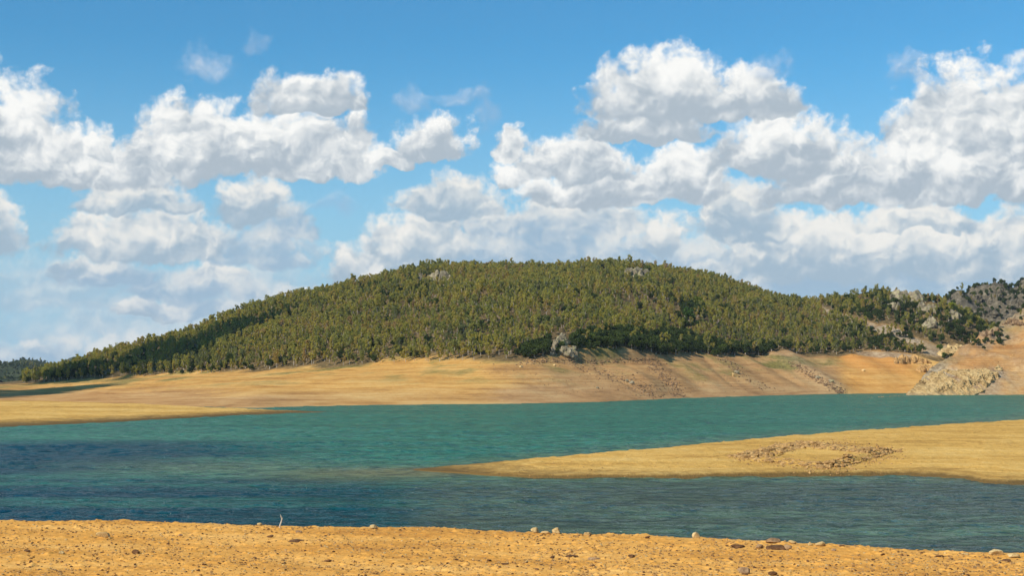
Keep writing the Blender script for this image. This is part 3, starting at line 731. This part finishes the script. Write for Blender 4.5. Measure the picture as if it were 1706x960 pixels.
# ------------------------------------------------------------------ ruin on the sand bar: four tumbled walls round a sandy floor
corner = {k_: hit(BARG, BAR_PXV, *q) for k_, q in {'l': (1243,762), 'b': (1330,741), 'r': (1470,755), 'n': (1384,779)}.items()}
ctr = sum(corner.values()) / 4
ruin = empty('ruined_building', ctr); tag(ruin, 'square ruin of tumbled stone walls lying on the sandbar', 'ruin')
def rubble_wall(p, q, n, width, height, seed, gap=None):
    r = np.random.default_rng(seed); M = Merge(); d = (q - p)[:2]; L = np.linalg.norm(d); nrm = np.array([-d[1], d[0]]) / L
    for i in range(n):
        t = r.uniform(-0.02, 1.02); off = float(np.clip(r.normal() * width * 0.5, -0.78 * width, 0.78 * width))
        h_ = height * math.exp(-(off / (width * 0.55)) ** 2) * r.uniform(0, 1) * (0.75 + 0.35 * float(vnoise(np.array([t * 7.0]), np.array([seed * 1.0]))[0]))
        s = 0.12 + 0.30 * r.uniform() ** 1.6
        xy = p[:2] + d * t + nrm * off
        z = p[2] * (1 - t) + q[2] * t
        v, f = rock_shape(2, (s * r.uniform(0.9, 1.5), s, s * r.uniform(0.5, 0.85)), r, 8, 0.08)
        M.add(v, f, (xy[0] - ctr[0], xy[1] - ctr[1], z - ctr[2] + h_ - s * 0.05))
    # earth core of the mound
    nu, nv = 40, 9; V_ = []
    for i in range(nu):
        for j in range(nv):
            t = i / (nu - 1); u = (j / (nv - 1) - 0.5) * 2
            xy = p[:2] + d * t + nrm * u * width
            z = p[2] * (1 - t) + q[2] * t + height * 0.8 * math.exp(-(u * 1.6) ** 2) * math.sin(math.pi * min(max(t * 0.98 + 0.01, 0), 1)) ** 0.3 - 0.12 + 0.08 * r.normal()
            V_.append((xy[0] - ctr[0], xy[1] - ctr[1], z - ctr[2]))
    w_ = M.build('rubble_wall', M_RUBBLE, ruin)
    cf = grid_faces(nu, nv)
    mesh_obj('earth_core', np.array(V_), cf, M_BAR, w_)
    return w_
rubble_wall(corner['l'], corner['b'], 620, 2.9, 0.50, 1)
rubble_wall(corner['b'], corner['r'], 900, 3.9, 0.55, 2)
rubble_wall(corner['r'], corner['n'], 560, 1.5, 1.0, 3)
rubble_wall(corner['n'], corner['l'], 760, 2.2, 0.60, 4)
# steeper standing remnant inside the near right wall
strew('loose_rubble', [(1230,763),(1320,742),(1400,738),(1490,756),(1390,786),(1250,764)], 1100, 0.07, 0.30, 17, M_RUBBLE, 108, G=BARG, PXV=BAR_PXV)
strew('pebbles', [(900,780),(1200,765),(1600,735)], 500, 0.04, 0.14, 90, M_RUBBLE, 109, G=BARG, PXV=BAR_PXV)

# ------------------------------------------------------------------ stones and gravel on the near bank
FGc = FG[4:-12]
def fg_scatter(n, smin, smax, mat, name, seed, pw=2.2):
    r = np.random.default_rng(seed); M = Merge(); R_, C_ = FGc.shape[:2]
    base = [rock_shape(1, (1, r.uniform(0.7, 1.1), r.uniform(0.45, 0.8)), r, 5, 0.12) for _ in range(40)]
    jj = r.uniform(24, C_ - 26, n); ii = r.uniform(0, 320, n); clump = vnoise(jj / 30, ii / 30, seed=seed)
    for j, i, cl_ in zip(jj, ii, clump):
        if cl_ < r.uniform(-1.0, 0.5): continue
        a, b = int(i), int(j); p_ = FGc[a, b] + (FGc[a, b + 1] - FGc[a, b]) * (j - b) + (FGc[min(a + 1, R_ - 1), b] - FGc[a, b]) * (i - a)
        v, f = base[int(r.integers(40))]; s = smin * (smax / smin) ** (r.uniform() ** pw); an = r.uniform(0, 6.28)
        c_, s_ = math.cos(an), math.sin(an)
        M.add(v @ (np.array([[c_, s_, 0], [-s_, c_, 0], [0, 0, 1]]) * s), f, p_ + (0, 0, s * 0.12))
    return tag(M.build(name, mat), kind='stuff')
fg_scatter(42000, 0.004, 0.030, M_PEBBLE, 'gravel', 201, 3.0)
fg_scatter(9000, 0.004, 0.026, M_STONE_PALE, 'pale_gravel', 203, 3.0)
fg_scatter(6500, 0.005, 0.030, M_STONE_DARK, 'dark_gravel', 202, 2.5)
FS = [(171,896,23,10,'p','pale oblong stone on the near bank at the left, squared at its right end'),
 (103,924,9,7,'p','small pale stone on the near bank below and left of the oblong one'),
 (45,920,10,5,'d','small dark clod at the far left of the near bank'),
 (225,924,15,9,'d','dark brown clod alone on the near bank under the oblong stone'),
 (300,894,9,4,'b','small brown stone on the near bank halfway between oblong stone and twig'),
 (450,896,11,6,'d','dark stone on the near bank just left of the upright twig'),
 (447,905,7,3,'d','flat dark fleck below the dark stone left of the twig'),
 (492,904,22,5,'d','low dark clod cluster right of and below the twig'),
 (496,888,12,3,'b','thin brown stone on the bank edge right of the twig'),
 (432,877,9,6,'w','whitish stone on the water side edge just left of the twig'),
 (548,937,16,5,'d','dark flat clod at centre left near the bottom edge'),
 (622,882,14,8,'p','rounded sandy stone standing on the bank edge near the centre'),
 (797,889,9,5,'d','small dark stone under the bank edge at the centre'),
 (892,889,17,11,'p','left hand one of the two tall pale stones on the bank edge'),
 (910,891,17,6,'p','low pale stone between the two tall pale stones on the edge'),
 (928,889,15,11,'w','right hand one of the two tall pale stones on the bank edge'),
 (980,893,14,7,'p','pale stone on the edge right of the two tall pale ones'),
 (1078,898,8,5,'d','small dark stone on the edge left of the round pale stone'),
 (920,931,9,6,'d','dark wedge shaped clod below the two tall pale edge stones'),
 (952,929,22,4,'d','row of low dark clods right of the dark wedge'),
 (990,934,22,4,'b','thin curved brown clod in the centre of the near bank'),
 (1052,930,15,6,'d','dark pointed clod alone right of the centre of the near bank'),
 (1160,897,13,11,'w','round pale stone perched alone on the bank edge'),
 (1229,914,22,11,'d','dark knobbly stone lying just under the bank edge'),
 (1265,915,14,9,'b','brown stone between the two dark clusters under the edge'),
 (1289,906,23,10,'b','large flat topped brown stone on the bank edge'),
 (1320,907,12,8,'w','small pale stone right of the large flat topped stone'),
 (1294,917,32,9,'d','broad low dark rock below the large flat topped stone'),
 (1313,916,14,10,'b','brown rock touching the right end of the broad dark rock'),
 (1350,910,10,7,'p','small yellowish stone left of the smooth pale oval stone'),
 (1367,911,17,10,'w','smooth pale oval stone resting on the bank edge'),
 (1390,919,9,5,'b','small brown stone right of and below the pale oval stone'),
 (1402,911,11,4,'b','low stone on the edge right of the pale oval stone'),
 (1471,926,9,4,'d','small dark stone under the edge, first right of the oval'),
 (1503,927,6,4,'d','tiny dark stone between two others under the right edge'),
 (1566,929,14,4,'d','thin dark stone lying under the edge towards the right'),
 (1608,926,12,4,'p','low pale stone on the edge left of the big yellow stone'),
 (1660,926,24,12,'w','big rounded yellowish stone at the right end of the edge'),
 (1688,930,22,9,'p','sandy stone leaning against the right of the big yellowish one'),
 (1676,937,16,6,'d','dark stone below the big yellowish stone at the right'),
 (1240,957,24,12,'b','brown grey stone at the bottom edge of the view'),
 (1288,960,18,9,'d','dark stone at the bottom edge right of the brown grey one'),
 (840,942,14,4,'d','dark flat clod near the bottom centre'),
 (815,936,8,5,'d','small dark clod left of the flat one near the bottom centre')]
MM = {'p': M_STONE_PALE, 'w': M_STONE_PALE, 'd': M_STONE_DARK, 'b': M_STONE_BROWN}
for px_, py_, w_, h_, t_, lb in FS:
    stone(FG, FG_PXV, px_, py_, w_, h_, lb, MM[t_], 'stone', 'stone', 5, cuts=5 if t_ == 'w' else 9, sink=0.22 if t_ != 'd' else 0.3)
# dead twig standing in the sand
m_, T, o__ = material('bleached_wood'); principled(T, o__, T.ramp(T.noise(geo(T), 60), [(0.4, (0.42, 0.34, 0.24)), (0.6, (0.66, 0.58, 0.46))]), 0.8)
def tube(path, radii, seg=6):
    V_, F_ = [], []
    path = np.asarray(path, float)
    for i, (p_, rr) in enumerate(zip(path, radii)):
        t = path[min(i + 1, len(path) - 1)] - path[max(i - 1, 0)]; t /= np.linalg.norm(t)
        a = np.cross(t, (0.3, 1, 0.1)); a /= np.linalg.norm(a); b = np.cross(t, a)
        for k_ in range(seg):
            an = 2 * math.pi * k_ / seg; V_.append(p_ + rr * (math.cos(an) * a + math.sin(an) * b))
    for i in range(len(path) - 1):
        for k_ in range(seg):
            F_.append((i * seg + k_, i * seg + (k_ + 1) % seg, (i + 1) * seg + (k_ + 1) % seg, (i + 1) * seg + k_))
    return np.array(V_), np.array(F_)
p_ = hit(FG, FG_PXV, 466, 880); s = p_[1] / F0
M = Merge()
v, f = tube([(0, 0, -0.03), (0.2 * s, 0, 4 * s), (2.2 * s, 0, 9 * s), (3.2 * s, 0.3 * s, 14 * s), (1.6 * s, 0.5 * s, 19 * s), (0.4 * s, 0, 22 * s)], [1.5 * s, 1.2 * s, 1.2 * s, 1.0 * s, 0.75 * s, 0.3 * s]); M.add(v, f)
v, f = tube([(2.6 * s, 0, 11 * s), (4.0 * s, 0, 14 * s), (4.4 * s, 0, 17 * s)], [0.6 * s, 0.5 * s, 0.25 * s]); M.add(v, f)
o_ = M.build('twig', m_, smooth=True); o_.location = p_; tag(o_, 'thin bleached dead twig standing upright on the near bank edge', 'twig')

# small white survey hut / pillar on the left shoulder
m_, T, o__ = material('whitewash'); principled(T, o__, T.ramp(T.noise(geo(T), 1.5), [(0.4, (0.68, 0.66, 0.62)), (0.6, (0.82, 0.80, 0.77))]), 0.8)
p_ = hit(A_GRID, A_PXV, 508, 494); s = p_[1] / F0
hut = empty('white_hut', p_); tag(hut, 'tiny white hut on the skyline of the left shoulder of the hill', 'hut')
def box(cx, cy, z0, z1, hx, hy, top=1.0):
    v = [(cx + a * hx * k_, cy + b * hy * k_, z) for z, k_ in ((z0, 1), (z1, top)) for a, b in ((-1, -1), (1, -1), (1, 1), (-1, 1))]
    return np.array(v, float), np.array([(0, 3, 2, 1), (4, 5, 6, 7), (0, 1, 5, 4), (1, 2, 6, 5), (2, 3, 7, 6), (3, 0, 4, 7)])
v, f = box(0, 0, -1.0, 6.2, 1.5, 1.5); mesh_obj('wall', v, f, m_, hut, False)
v, f = box(0, 0, 6.203, 7.0, 1.7, 1.7, 0.3); mesh_obj('roof', v, f, m_, hut, False)
m2, T, o__ = material('dark_door'); principled(T, o__, (0.05, 0.04, 0.03), 0.7)
v, f = box(0, -1.52, 4.0, 5.6, 0.4, 0.02); mesh_obj('window', v, f, m2, hut, False)

# ------------------------------------------------------------------ trees
def mk_leaf(name, stops):
    m_, T, o = material(name); p = geo(T)
    f = T.m('ADD', T.m('MULTIPLY', objrand(T), 0.44), T.m('MULTIPLY', T.noise(p, 0.020, 4, 0.65), 1.15))
    f = T.m('SUBTRACT', f, 0.33)
    c_ = T.ramp(f, stops)
    c_ = T.mix(1.0, c_, T.ramp(island(T), [(0.0, (0.60, 0.60, 0.62)), (1.0, (1.40, 1.35, 1.25))]), 'MULTIPLY')
    c_ = T.mix(1.0, c_, T.n.new('ShaderNodeObjectInfo').outputs['Color'], 'MULTIPLY')
    d = T.n.new('ShaderNodeBsdfDiffuse'); T.put(d.inputs[0], c_)
    t = T.n.new('ShaderNodeBsdfTranslucent'); T.put(t.inputs[0], T.mix(1.0, c_, (1.2, 1.15, 0.6), 'MULTIPLY'))
    ms_ = T.n.new('ShaderNodeMixShader'); ms_.inputs[0].default_value = 0.45
    T.l.new(d.outputs[0], ms_.inputs[1]); T.l.new(t.outputs[0], ms_.inputs[2]); T.l.new(ms_.outputs[0], o.inputs[0])
    return m_
M_EUC = mk_leaf('eucalyptus_leaves', [(0.12, (0.160, 0.180, 0.085)), (0.34, (0.285, 0.290, 0.085)), (0.54, (0.410, 0.365, 0.085)), (0.70, (0.410, 0.315, 0.100)), (0.84, (0.360, 0.235, 0.125))])
M_OAK = mk_leaf('oak_leaves', [(0.10, (0.050, 0.072, 0.030)), (0.45, (0.070, 0.098, 0.034)), (0.75, (0.110, 0.145, 0.038)), (0.92, (0.20, 0.225, 0.042))])
m_, T, o__ = material('bark'); principled(T, o__, T.ramp(T.noise(geo(T), 1.2, 3), [(0.4, (0.24, 0.19, 0.14)), (0.6, (0.50, 0.43, 0.35))]), 0.9); M_BARK = m_
def leaves(centres, radii, n, size, r):
    k_ = r.integers(0, len(centres), n); d = r.normal(size=(n, 3)); d /= np.linalg.norm(d, axis=1)[:, None]
    c_ = centres[k_] + d * radii[k_] * (r.uniform(0.25, 1.0, n) ** 0.6)[:, None]
    a = r.normal(size=(n, 3)); a /= np.linalg.norm(a, axis=1)[:, None]
    b = np.cross(a, r.normal(size=(n, 3))); b /= np.linalg.norm(b, axis=1)[:, None]
    s = (size * r.uniform(0.6, 1.3, n))[:, None]; a = a * s * 1.25; b = b * s * 0.8
    V_ = np.stack([c_ - a, c_ + b, c_ + a, c_ - b], 1).reshape(-1, 3)
    return V_, np.arange(4 * n).reshape(n, 4)
def euc_proto(r, H, wide, nleaf):
    lean = r.normal(size=2) * 0.5; M = Merge()
    top = np.array([lean[0], lean[1], H * 0.9])
    path = [np.array([0, 0, -0.5]), np.array([lean[0] * 0.1, 0, H * 0.25]), np.array([lean[0] * 0.4, lean[1] * 0.5, H * 0.55]), top]
    v, f = tube(path, [0.16, 0.13, 0.09, 0.03], 5); M.add(v, f)
    n = int(r.integers(8, 13)); C_ = []; R_ = []
    for i in range(n):
        t = 0.28 + 0.68 * (i + r.uniform(0, 1)) / n; w_ = wide * (0.45 + 0.75 * min(1.0, (t - 0.2) * 2.0)) * (1.0 if t < 0.85 else 0.75)
        an = r.uniform(0, 6.28); rad = w_ * r.uniform(0.25, 0.85)
        c_ = np.array([lean[0] * t + math.cos(an) * rad, lean[1] * t + math.sin(an) * rad, H * t])
        C_.append(c_); rr = wide * r.uniform(0.30, 0.58); R_.append((rr, rr, rr * r.uniform(0.8, 1.25)))
        v, f = tube([path[1] * (1 - t) + top * t * 0.75, c_], [0.05, 0.02], 4); M.add(v, f)
    V_, F_ = leaves(np.array(C_), np.array(R_), nleaf, 0.24, r)
    return (np.concatenate(M.v), np.concatenate(M.f)), (V_, F_)
def oak_proto(r, H, wide, nleaf):
    M = Merge(); v, f = tube([(0, 0, -0.5), (0.1, 0, H * 0.25), (0.15, 0.1, H * 0.55)], [0.28, 0.22, 0.10], 5); M.add(v, f)
    C_, R_ = [], []
    for i in range(int(r.integers(9, 13))):
        an = r.uniform(0, 6.28); rad = wide * r.uniform(0.1, 0.7); t = r.uniform(0.28, 0.82) * (1 - 0.25 * rad / wide)
        c_ = np.array([math.cos(an) * rad, math.sin(an) * rad, H * t]); C_.append(c_); rr = wide * r.uniform(0.30, 0.46); R_.append((rr, rr, rr * 0.8))
        v, f = tube([(0.1, 0, H * 0.3), c_], [0.09, 0.03], 4); M.add(v, f)
    V_, F_ = leaves(np.array(C_), np.array(R_), nleaf, 0.27, r)
    return (np.concatenate(M.v), np.concatenate(M.f)), (V_, F_)
PROTO = []                                    # (trunk mesh, crown mesh, height, kind)
JOIN = bpy.data.collections.new('tree_sources')
def reg(tr, cr, H, kind, leafmat):
    a = mesh_obj('trunk', *tr, M_BARK, False, True); b = mesh_obj('crown', *cr, leafmat, False, False)
    v = np.concatenate([tr[0], cr[0]]); f = np.concatenate([tr[1], cr[1] + len(tr[0])])
    j = mesh_obj('wood_tree', v, f, [M_BARK, leafmat], False, False, mat_idx=[0] * len(tr[1]) + [1] * len(cr[1]))
    j.name = 'wood_tree_%02d' % len(PROTO); JOIN.objects.link(j)
    PROTO.append((a.data, b.data, H, kind)); bpy.data.objects.remove(a); bpy.data.objects.remove(b)
r = np.random.default_rng(5)
for i in range(9): H = r.uniform(6.8, 8.8); reg(*euc_proto(r, H, r.uniform(1.15, 2.0), 620), H, 'euc', M_EUC)
for i in range(4): H = r.uniform(4.2, 5.6); reg(*oak_proto(r, H, r.uniform(2.5, 3.2), 760), H, 'oak', M_OAK)

def scatter(G, mask, n, mind, seed):
    """random points on a terrain sheet, weighted by plan area and mask, kept apart by mind metres"""
    r = np.random.default_rng(seed)
    d1 = G[:-1, 1:] - G[:-1, :-1]; d2 = G[1:, :-1] - G[:-1, :-1]
    area = np.abs(d1[..., 0] * d2[..., 1] - d1[..., 1] * d2[..., 0]) * mask[:-1, :-1]
    cdf = np.cumsum(area.ravel()); k_ = np.searchsorted(cdf, r.uniform(0, cdf[-1], n)); i, j = np.unravel_index(k_, area.shape)
    u, v = r.uniform(size=(2, n)); P_ = G[i, j] + d1[i, j] * u[:, None] + d2[i, j] * v[:, None]
    keep = []; cell = {}
    for q, (x, y, z) in enumerate(P_):
        a, b = int(x // mind), int(y // mind); bad = False
        for da in (-1, 0, 1):
            for db in (-1, 0, 1):
                for w_ in cell.get((a + da, b + db), ()):
                    if (P_[w_][0] - x) ** 2 + (P_[w_][1] - y) ** 2 < mind * mind: bad = True; break
                if bad: break
            if bad: break
        if not bad: cell.setdefault((a, b), []).append(q); keep.append(q)
    return P_[keep]
NOTREE = [(934,576,22,18),(957,592,12,9),(728,469,26,9),(697,469,14,7),(1062,461,24,11),(1000,455,12,7),(497,491,13,8),(718,501,10,5),
          (1515,502,24,9),(1545,514,16,9),(1487,515,12,6),(1553,545,15,8),(1590,588,34,12),(1520,602,44,12),(508,492,9,6)]
inv = np.zeros(A_T.shape)
mA = (A_T > 1.0) & (A_T < 2.25) & ((A_BARE < 0.4) | (fbm(A_GRID[..., 0] / 9, A_GRID[..., 1] / 9, oct=2, seed=311) > 0.5))
nzA = fbm(A_GRID[..., 0] / 60, A_GRID[..., 1] / 60, oct=3, seed=301)
mA = mA * (A_PX > 38) * (0.75 + 0.5 * nzA).clip(0.25, 1.2)
mA = mA * (1 - 0.45 * sstep(A_PX, 1380, 1440))
for cx, cyy, rx, ry in NOTREE: mA[((A_PX - cx) / rx) ** 2 + ((A_PY - cyy) / ry) ** 2 < 1] = 0
PA = scatter(A_GRID, mA, 50000, 3.2, 302)
mO = (A_T > 0.995) & (A_T < 1.4) & ((((A_PX - 1055) / 110) ** 2 + ((A_PY - 577) / 22) ** 2 < 1) | (((A_PX - 893) / 40) ** 2 + ((A_PY - 592) / 9) ** 2 < 1) | (((A_PX - 965) / 14) ** 2 + ((A_PY - 585) / 16) ** 2 < 1) | (((A_PX - 1230) / 90) ** 2 + ((A_PY - 588) / 7) ** 2 < 1))
PO = scatter(A_GRID, mO * (0.4 + (fbm(A_GRID[..., 0] / 15, A_GRID[..., 1] / 15, oct=2, seed=321) > -0.15)), 1500, 2.6, 306)
C_PX, C_PY = proj(C_GRID[..., 0], C_GRID[..., 1], C_GRID[..., 2])
mC = sstep(fbm(C_GRID[..., 0] / 30, C_GRID[..., 1] / 30, C_GRID[..., 2] / 20, oct=4, seed=8), -0.6, -0.1) * (np.arange(C_GRID.shape[0]) < 61)[:, None]
PC = scatter(C_GRID, mC, 8000, 3.0, 303)
mB = (B_T > 0.6) * (B_T < 1.3) * sstep(fbm(B_GRID[..., 0] / 14, B_GRID[..., 1] / 14, oct=3, seed=64) + 0.25 * (B_T - 0.8), -0.15, 0.15) * sstep(B_PXV, 1615, 1650)[None, :]
PB = scatter(B_GRID, mB, 900, 2.4, 304)
mD = np.ones(D_GRID.shape[:2]) * (np.arange(D_GRID.shape[0]) < 61)[:, None] * ((np.arange(-1200, 210, 6.0) > -150)[None, :])
PD = scatter(D_GRID, mD, 9000, 6.0, 305)
r = np.random.default_rng(9)
TREES = []                                   # x, y, z, proto, scale, rot, zone
def zone_pick(P_, z):
    X_, Y_ = proj(P_[:, 0], P_[:, 1], P_[:, 2])
    for (x, y, zz), qx, qy in zip(P_, X_, Y_):
        oak = 0.10
        if z == 'A':
            if ((qx - 1060) / 150) ** 2 + ((qy - 582) / 26) ** 2 < 1: oak = 0.80
            if ((qx - 900) / 45) ** 2 + ((qy - 590) / 14) ** 2 < 1: oak = 0.9
            if ((qx - 1150) / 28) ** 2 + ((qy - 528) / 28) ** 2 < 1: oak = 0.85
            if qx > 1200 and qy > 575: oak = 0.45
            if qx > 1400: oak = 0.62
            if qx < 420 and qy > 590: oak = 0.25
            if ((qx - 660) / 70) ** 2 + ((qy - 482) / 20) ** 2 < 1: oak = 0.4
        else: oak = 0.9
        if P_ is PO: oak = 0.97
        if r.uniform() < oak: k_ = 9 + int(r.integers(4)); s = r.uniform(0.55, 1.2)
        else: k_ = int(r.integers(9)); s = r.uniform(0.58, 1.15) * (0.92 + 0.22 * float(vnoise(np.array([x / 25]), np.array([y / 25]))[0]))
        if z == 'A' and qy < 520 and k_ < 9 and r.uniform() < 0.10: s *= 1.25
        if z == 'A' and k_ >= 9 and 560 < qy and 870 < qx < 1250: s *= 1.1
        if z == 'B': s *= 0.75
        TREES.append((x, y, zz, k_, s, r.uniform(0, 6.28), z, qx, qy))
zone_pick(PA, 'A'); zone_pick(PO, 'A'); zone_pick(PC, 'C'); zone_pick(PB, 'B'); zone_pick(PD, 'D')
def tree(px_k, x, y, z, s, rot, label, cat, group, name):
    tm, cm, H, kind = PROTO[px_k]
    root = bpy.data.objects.new(name, None); col.objects.link(root)
    root.location = (x, y, z); root.rotation_euler = (0, 0, rot); root.scale = (s, s, s)
    for nm, me in (('trunk', tm), ('crown', cm)):
        o = bpy.data.objects.new(nm, me); col.objects.link(o); o.parent = root
    return tag(root, label, cat, group)
def size(t): return PROTO[t[3]][2] * t[4] / t[1] * (1.0 if -20 < t[7] < 1730 else 0.0) * (1.0 if t[6] in 'AB' else 0.6)
order = sorted(range(len(TREES)), key=lambda i: -size(TREES[i]))
solo = set(order[:290])
GR = [('euc', lambda x: x < 430, 'olive eucalyptus in the front rows at the low left end of the wood', 'front eucalyptus at the left end of the wood'),
      ('euc', lambda x: x < 880, 'olive eucalyptus in the front rows above the smooth golden shore', 'front eucalyptus above the golden shore'),
      ('euc', lambda x: x < 1320, 'eucalyptus in the front rows between rock knob and orange bank', 'front eucalyptus right of the rock knob'),
      ('euc', lambda x: True, 'tall sparse tree on the rocky ground at the right of the hill', 'front eucalyptus on the rocky right'),
      ('oak', lambda x: x < 860, 'dark round oak low in the front edge of the wood left of the rock knob', 'dark oaks at the left front edge'),
      ('oak', lambda x: x < 1320, 'dark round oak beside or right of the tall rock knob above the shore', 'dark oaks round the rock knob'),
      ('oak', lambda x: True, 'dark green bush on the rocky ground at the right', 'dark bushes on the rocky right')]
for i in solo:
    t = TREES[i]; kind = PROTO[t[3]][3]
    g_ = [g for g in GR if g[0] == kind and g[1](t[7])][0]
    tree(t[3], t[0], t[1], t[2], t[4], t[5], g_[2], 'eucalyptus' if kind == 'euc' else 'oak', g_[3], 'eucalyptus_tree' if kind == 'euc' else 'oak_tree')
# a few that stand out
for k_, (qx, qy, pk, s, lb, colr) in enumerate([(1148,536,10,1.9,'broad bright green tree in a dark clump high above the rock knob slope', (1.2, 1.5, 1.0, 1)),
        (1162,512,11,1.5,'yellow green bush just above the broad bright green tree', (2.2, 1.9, 0.9, 1)),
        (1058,580,9,1.2,'yellow green bush among the dark oaks right of the rock knob', (2.6, 2.4, 1.0, 1)),
        (1012,457,3,1.7,'tallest tree on the hill summit standing above the skyline', (1, 1, 1, 1)),
        (1078,458,10,1.7,'dark round tree on the skyline beside the pale summit crag', (1, 1, 1, 1)),
        (1395,508,2,1.45,'dark tree on the skyline above the pale bare track', (0.8, 0.85, 0.8, 1)),
        (1585,518,12,1.3,'yellow green bush at the right end of the rocky crest', (2.6, 2.2, 0.9, 1)),
        (1566,585,11,0.9,'bright green bush just above the washed rock face', (1.5, 1.8, 1.0, 1))]):
    p_ = hit(A_GRID, A_PXV, qx, qy)
    ro = tree(pk, p_[0], p_[1], p_[2], s, 1.3 * k_, lb, 'tree' if pk < 9 else 'bush', None, 'tree' if s > 1.25 else 'bush')
    for ch in ro.children: ch.color = colr

# the rest of the wood: thousands of trees as one object each (instances on points)
def gn_wood(name, T_, label=None):
    me = bpy.data.meshes.new(name); me.vertices.add(len(T_))
    me.vertices.foreach_set('co', np.array([t[:3] for t in T_], dtype=np.float32).ravel())
    for an, ty, vals in (('variant', 'INT', [t[3] for t in T_]), ('size', 'FLOAT', [t[4] for t in T_]), ('turn', 'FLOAT', [t[5] for t in T_])):
        a = me.attributes.new(an, ty, 'POINT'); a.data.foreach_set('value', np.array(vals, dtype=np.int32 if ty == 'INT' else np.float32))
    o = bpy.data.objects.new(name, me); col.objects.link(o)
    ng = bpy.data.node_groups.new(name, 'GeometryNodeTree')
    ng.interface.new_socket('Geometry', in_out='INPUT', socket_type='NodeSocketGeometry')
    ng.interface.new_socket('Geometry', in_out='OUTPUT', socket_type='NodeSocketGeometry')
    nn, ll = ng.nodes, ng.links
    gi, go = nn.new('NodeGroupInput'), nn.new('NodeGroupOutput')
    m2p = nn.new('GeometryNodeMeshToPoints'); iop = nn.new('GeometryNodeInstanceOnPoints'); ci = nn.new('GeometryNodeCollectionInfo')
    ci.inputs['Collection'].default_value = JOIN; ci.inputs['Separate Children'].default_value = True; ci.inputs['Reset Children'].default_value = True
    def na(nm, ty):
        n = nn.new('GeometryNodeInputNamedAttribute'); n.data_type = ty; n.inputs['Name'].default_value = nm; return n.outputs['Attribute']
    cx = nn.new('ShaderNodeCombineXYZ'); ll.new(na('turn', 'FLOAT'), cx.inputs[2])
    ll.new(gi.outputs[0], m2p.inputs[0]); ll.new(m2p.outputs[0], iop.inputs['Points']); ll.new(ci.outputs[0], iop.inputs['Instance'])
    iop.inputs['Pick Instance'].default_value = True
    ll.new(na('variant', 'INT'), iop.inputs['Instance Index']); ll.new(na('size', 'FLOAT'), iop.inputs['Scale']); ll.new(cx.outputs[0], iop.inputs['Rotation'])
    ll.new(iop.outputs[0], go.inputs[0])
    md = o.modifiers.new('wood', 'NODES'); md.node_group = ng
    return tag(o, label, None, None, 'stuff')
rest = [t for i, t in enumerate(TREES) if i not in solo]
gn_wood('wood', [t for t in rest if t[6] == 'A'])
gn_wood('far_scrub', [t for t in rest if t[6] in 'BC'])
gn_wood('far_wood', [t for t in rest if t[6] == 'D'])
print('TREES', len(TREES), [sum(t[6] == q for t in TREES) for q in 'ABCD'])

# ------------------------------------------------------------------ unseen cloud added above the view, puffs laid out to shade hill and shore
m_, T, o__ = material('shadow_cloud_white'); principled(T, o__, T.ramp(T.noise(geo(T), 0.02, 3), [(0.3, (0.72, 0.73, 0.75)), (0.7, (0.85, 0.85, 0.85))]), 1.0, 0.0)
r = np.random.default_rng(12); M = Merge(); L = 720.0 / SUN.z
c0 = hit(A_GRID, A_PXV, 250, 612) + np.array(SUN) * L
for qx, qy, rad, n in [(70,640,16,6),(130,628,20,8),(190,616,20,9),(240,606,22,9),(300,590,22,9),(350,572,20,9),(400,552,18,8),(440,536,15,6),
                       (0,652,22,8),(50,652,20,8),(100,648,14,6),(-60,660,26,8),(200,632,9,4)]:
    b = hit(A_GRID, A_PXV, qx, qy) + np.array(SUN) * L
    for i in range(n):
        s = rad * r.uniform(0.5, 1.0); v, f = ICO[3]
        v = v * (1 + 0.14 * fbm(v[:, 0] * 2 + i, v[:, 1] * 2, v[:, 2] * 2, oct=3, seed=i))[:, None] * (s, s, s * 0.55)
        M.add(v, f, b - c0 + np.array([r.normal() * rad * 0.8, r.normal() * rad * 0.7, r.uniform(0, 10)]))
o_ = M.build('shadow_cloud', m_, smooth=True); o_.location = c0; tag(o_, kind='stuff')

# ------------------------------------------------------------------ thin air
m_ = bpy.data.materials.new('haze_air'); m_.use_nodes = True; m_.node_tree.nodes.clear()
pv = m_.node_tree.nodes.new('ShaderNodeVolumePrincipled'); pv.inputs['Color'].default_value = (0.72, 0.84, 1.0, 1); pv.inputs['Density'].default_value = 0.000032
pv.inputs['Anisotropy'].default_value = 0.0
oo = m_.node_tree.nodes.new('ShaderNodeOutputMaterial'); m_.node_tree.links.new(pv.outputs[0], oo.inputs['Volume'])
v, f = box(0, 0, -7.0, 300.0, 6600.0, 6600.0)
tag(mesh_obj('haze', v, f, m_, smooth=False), kind='stuff')
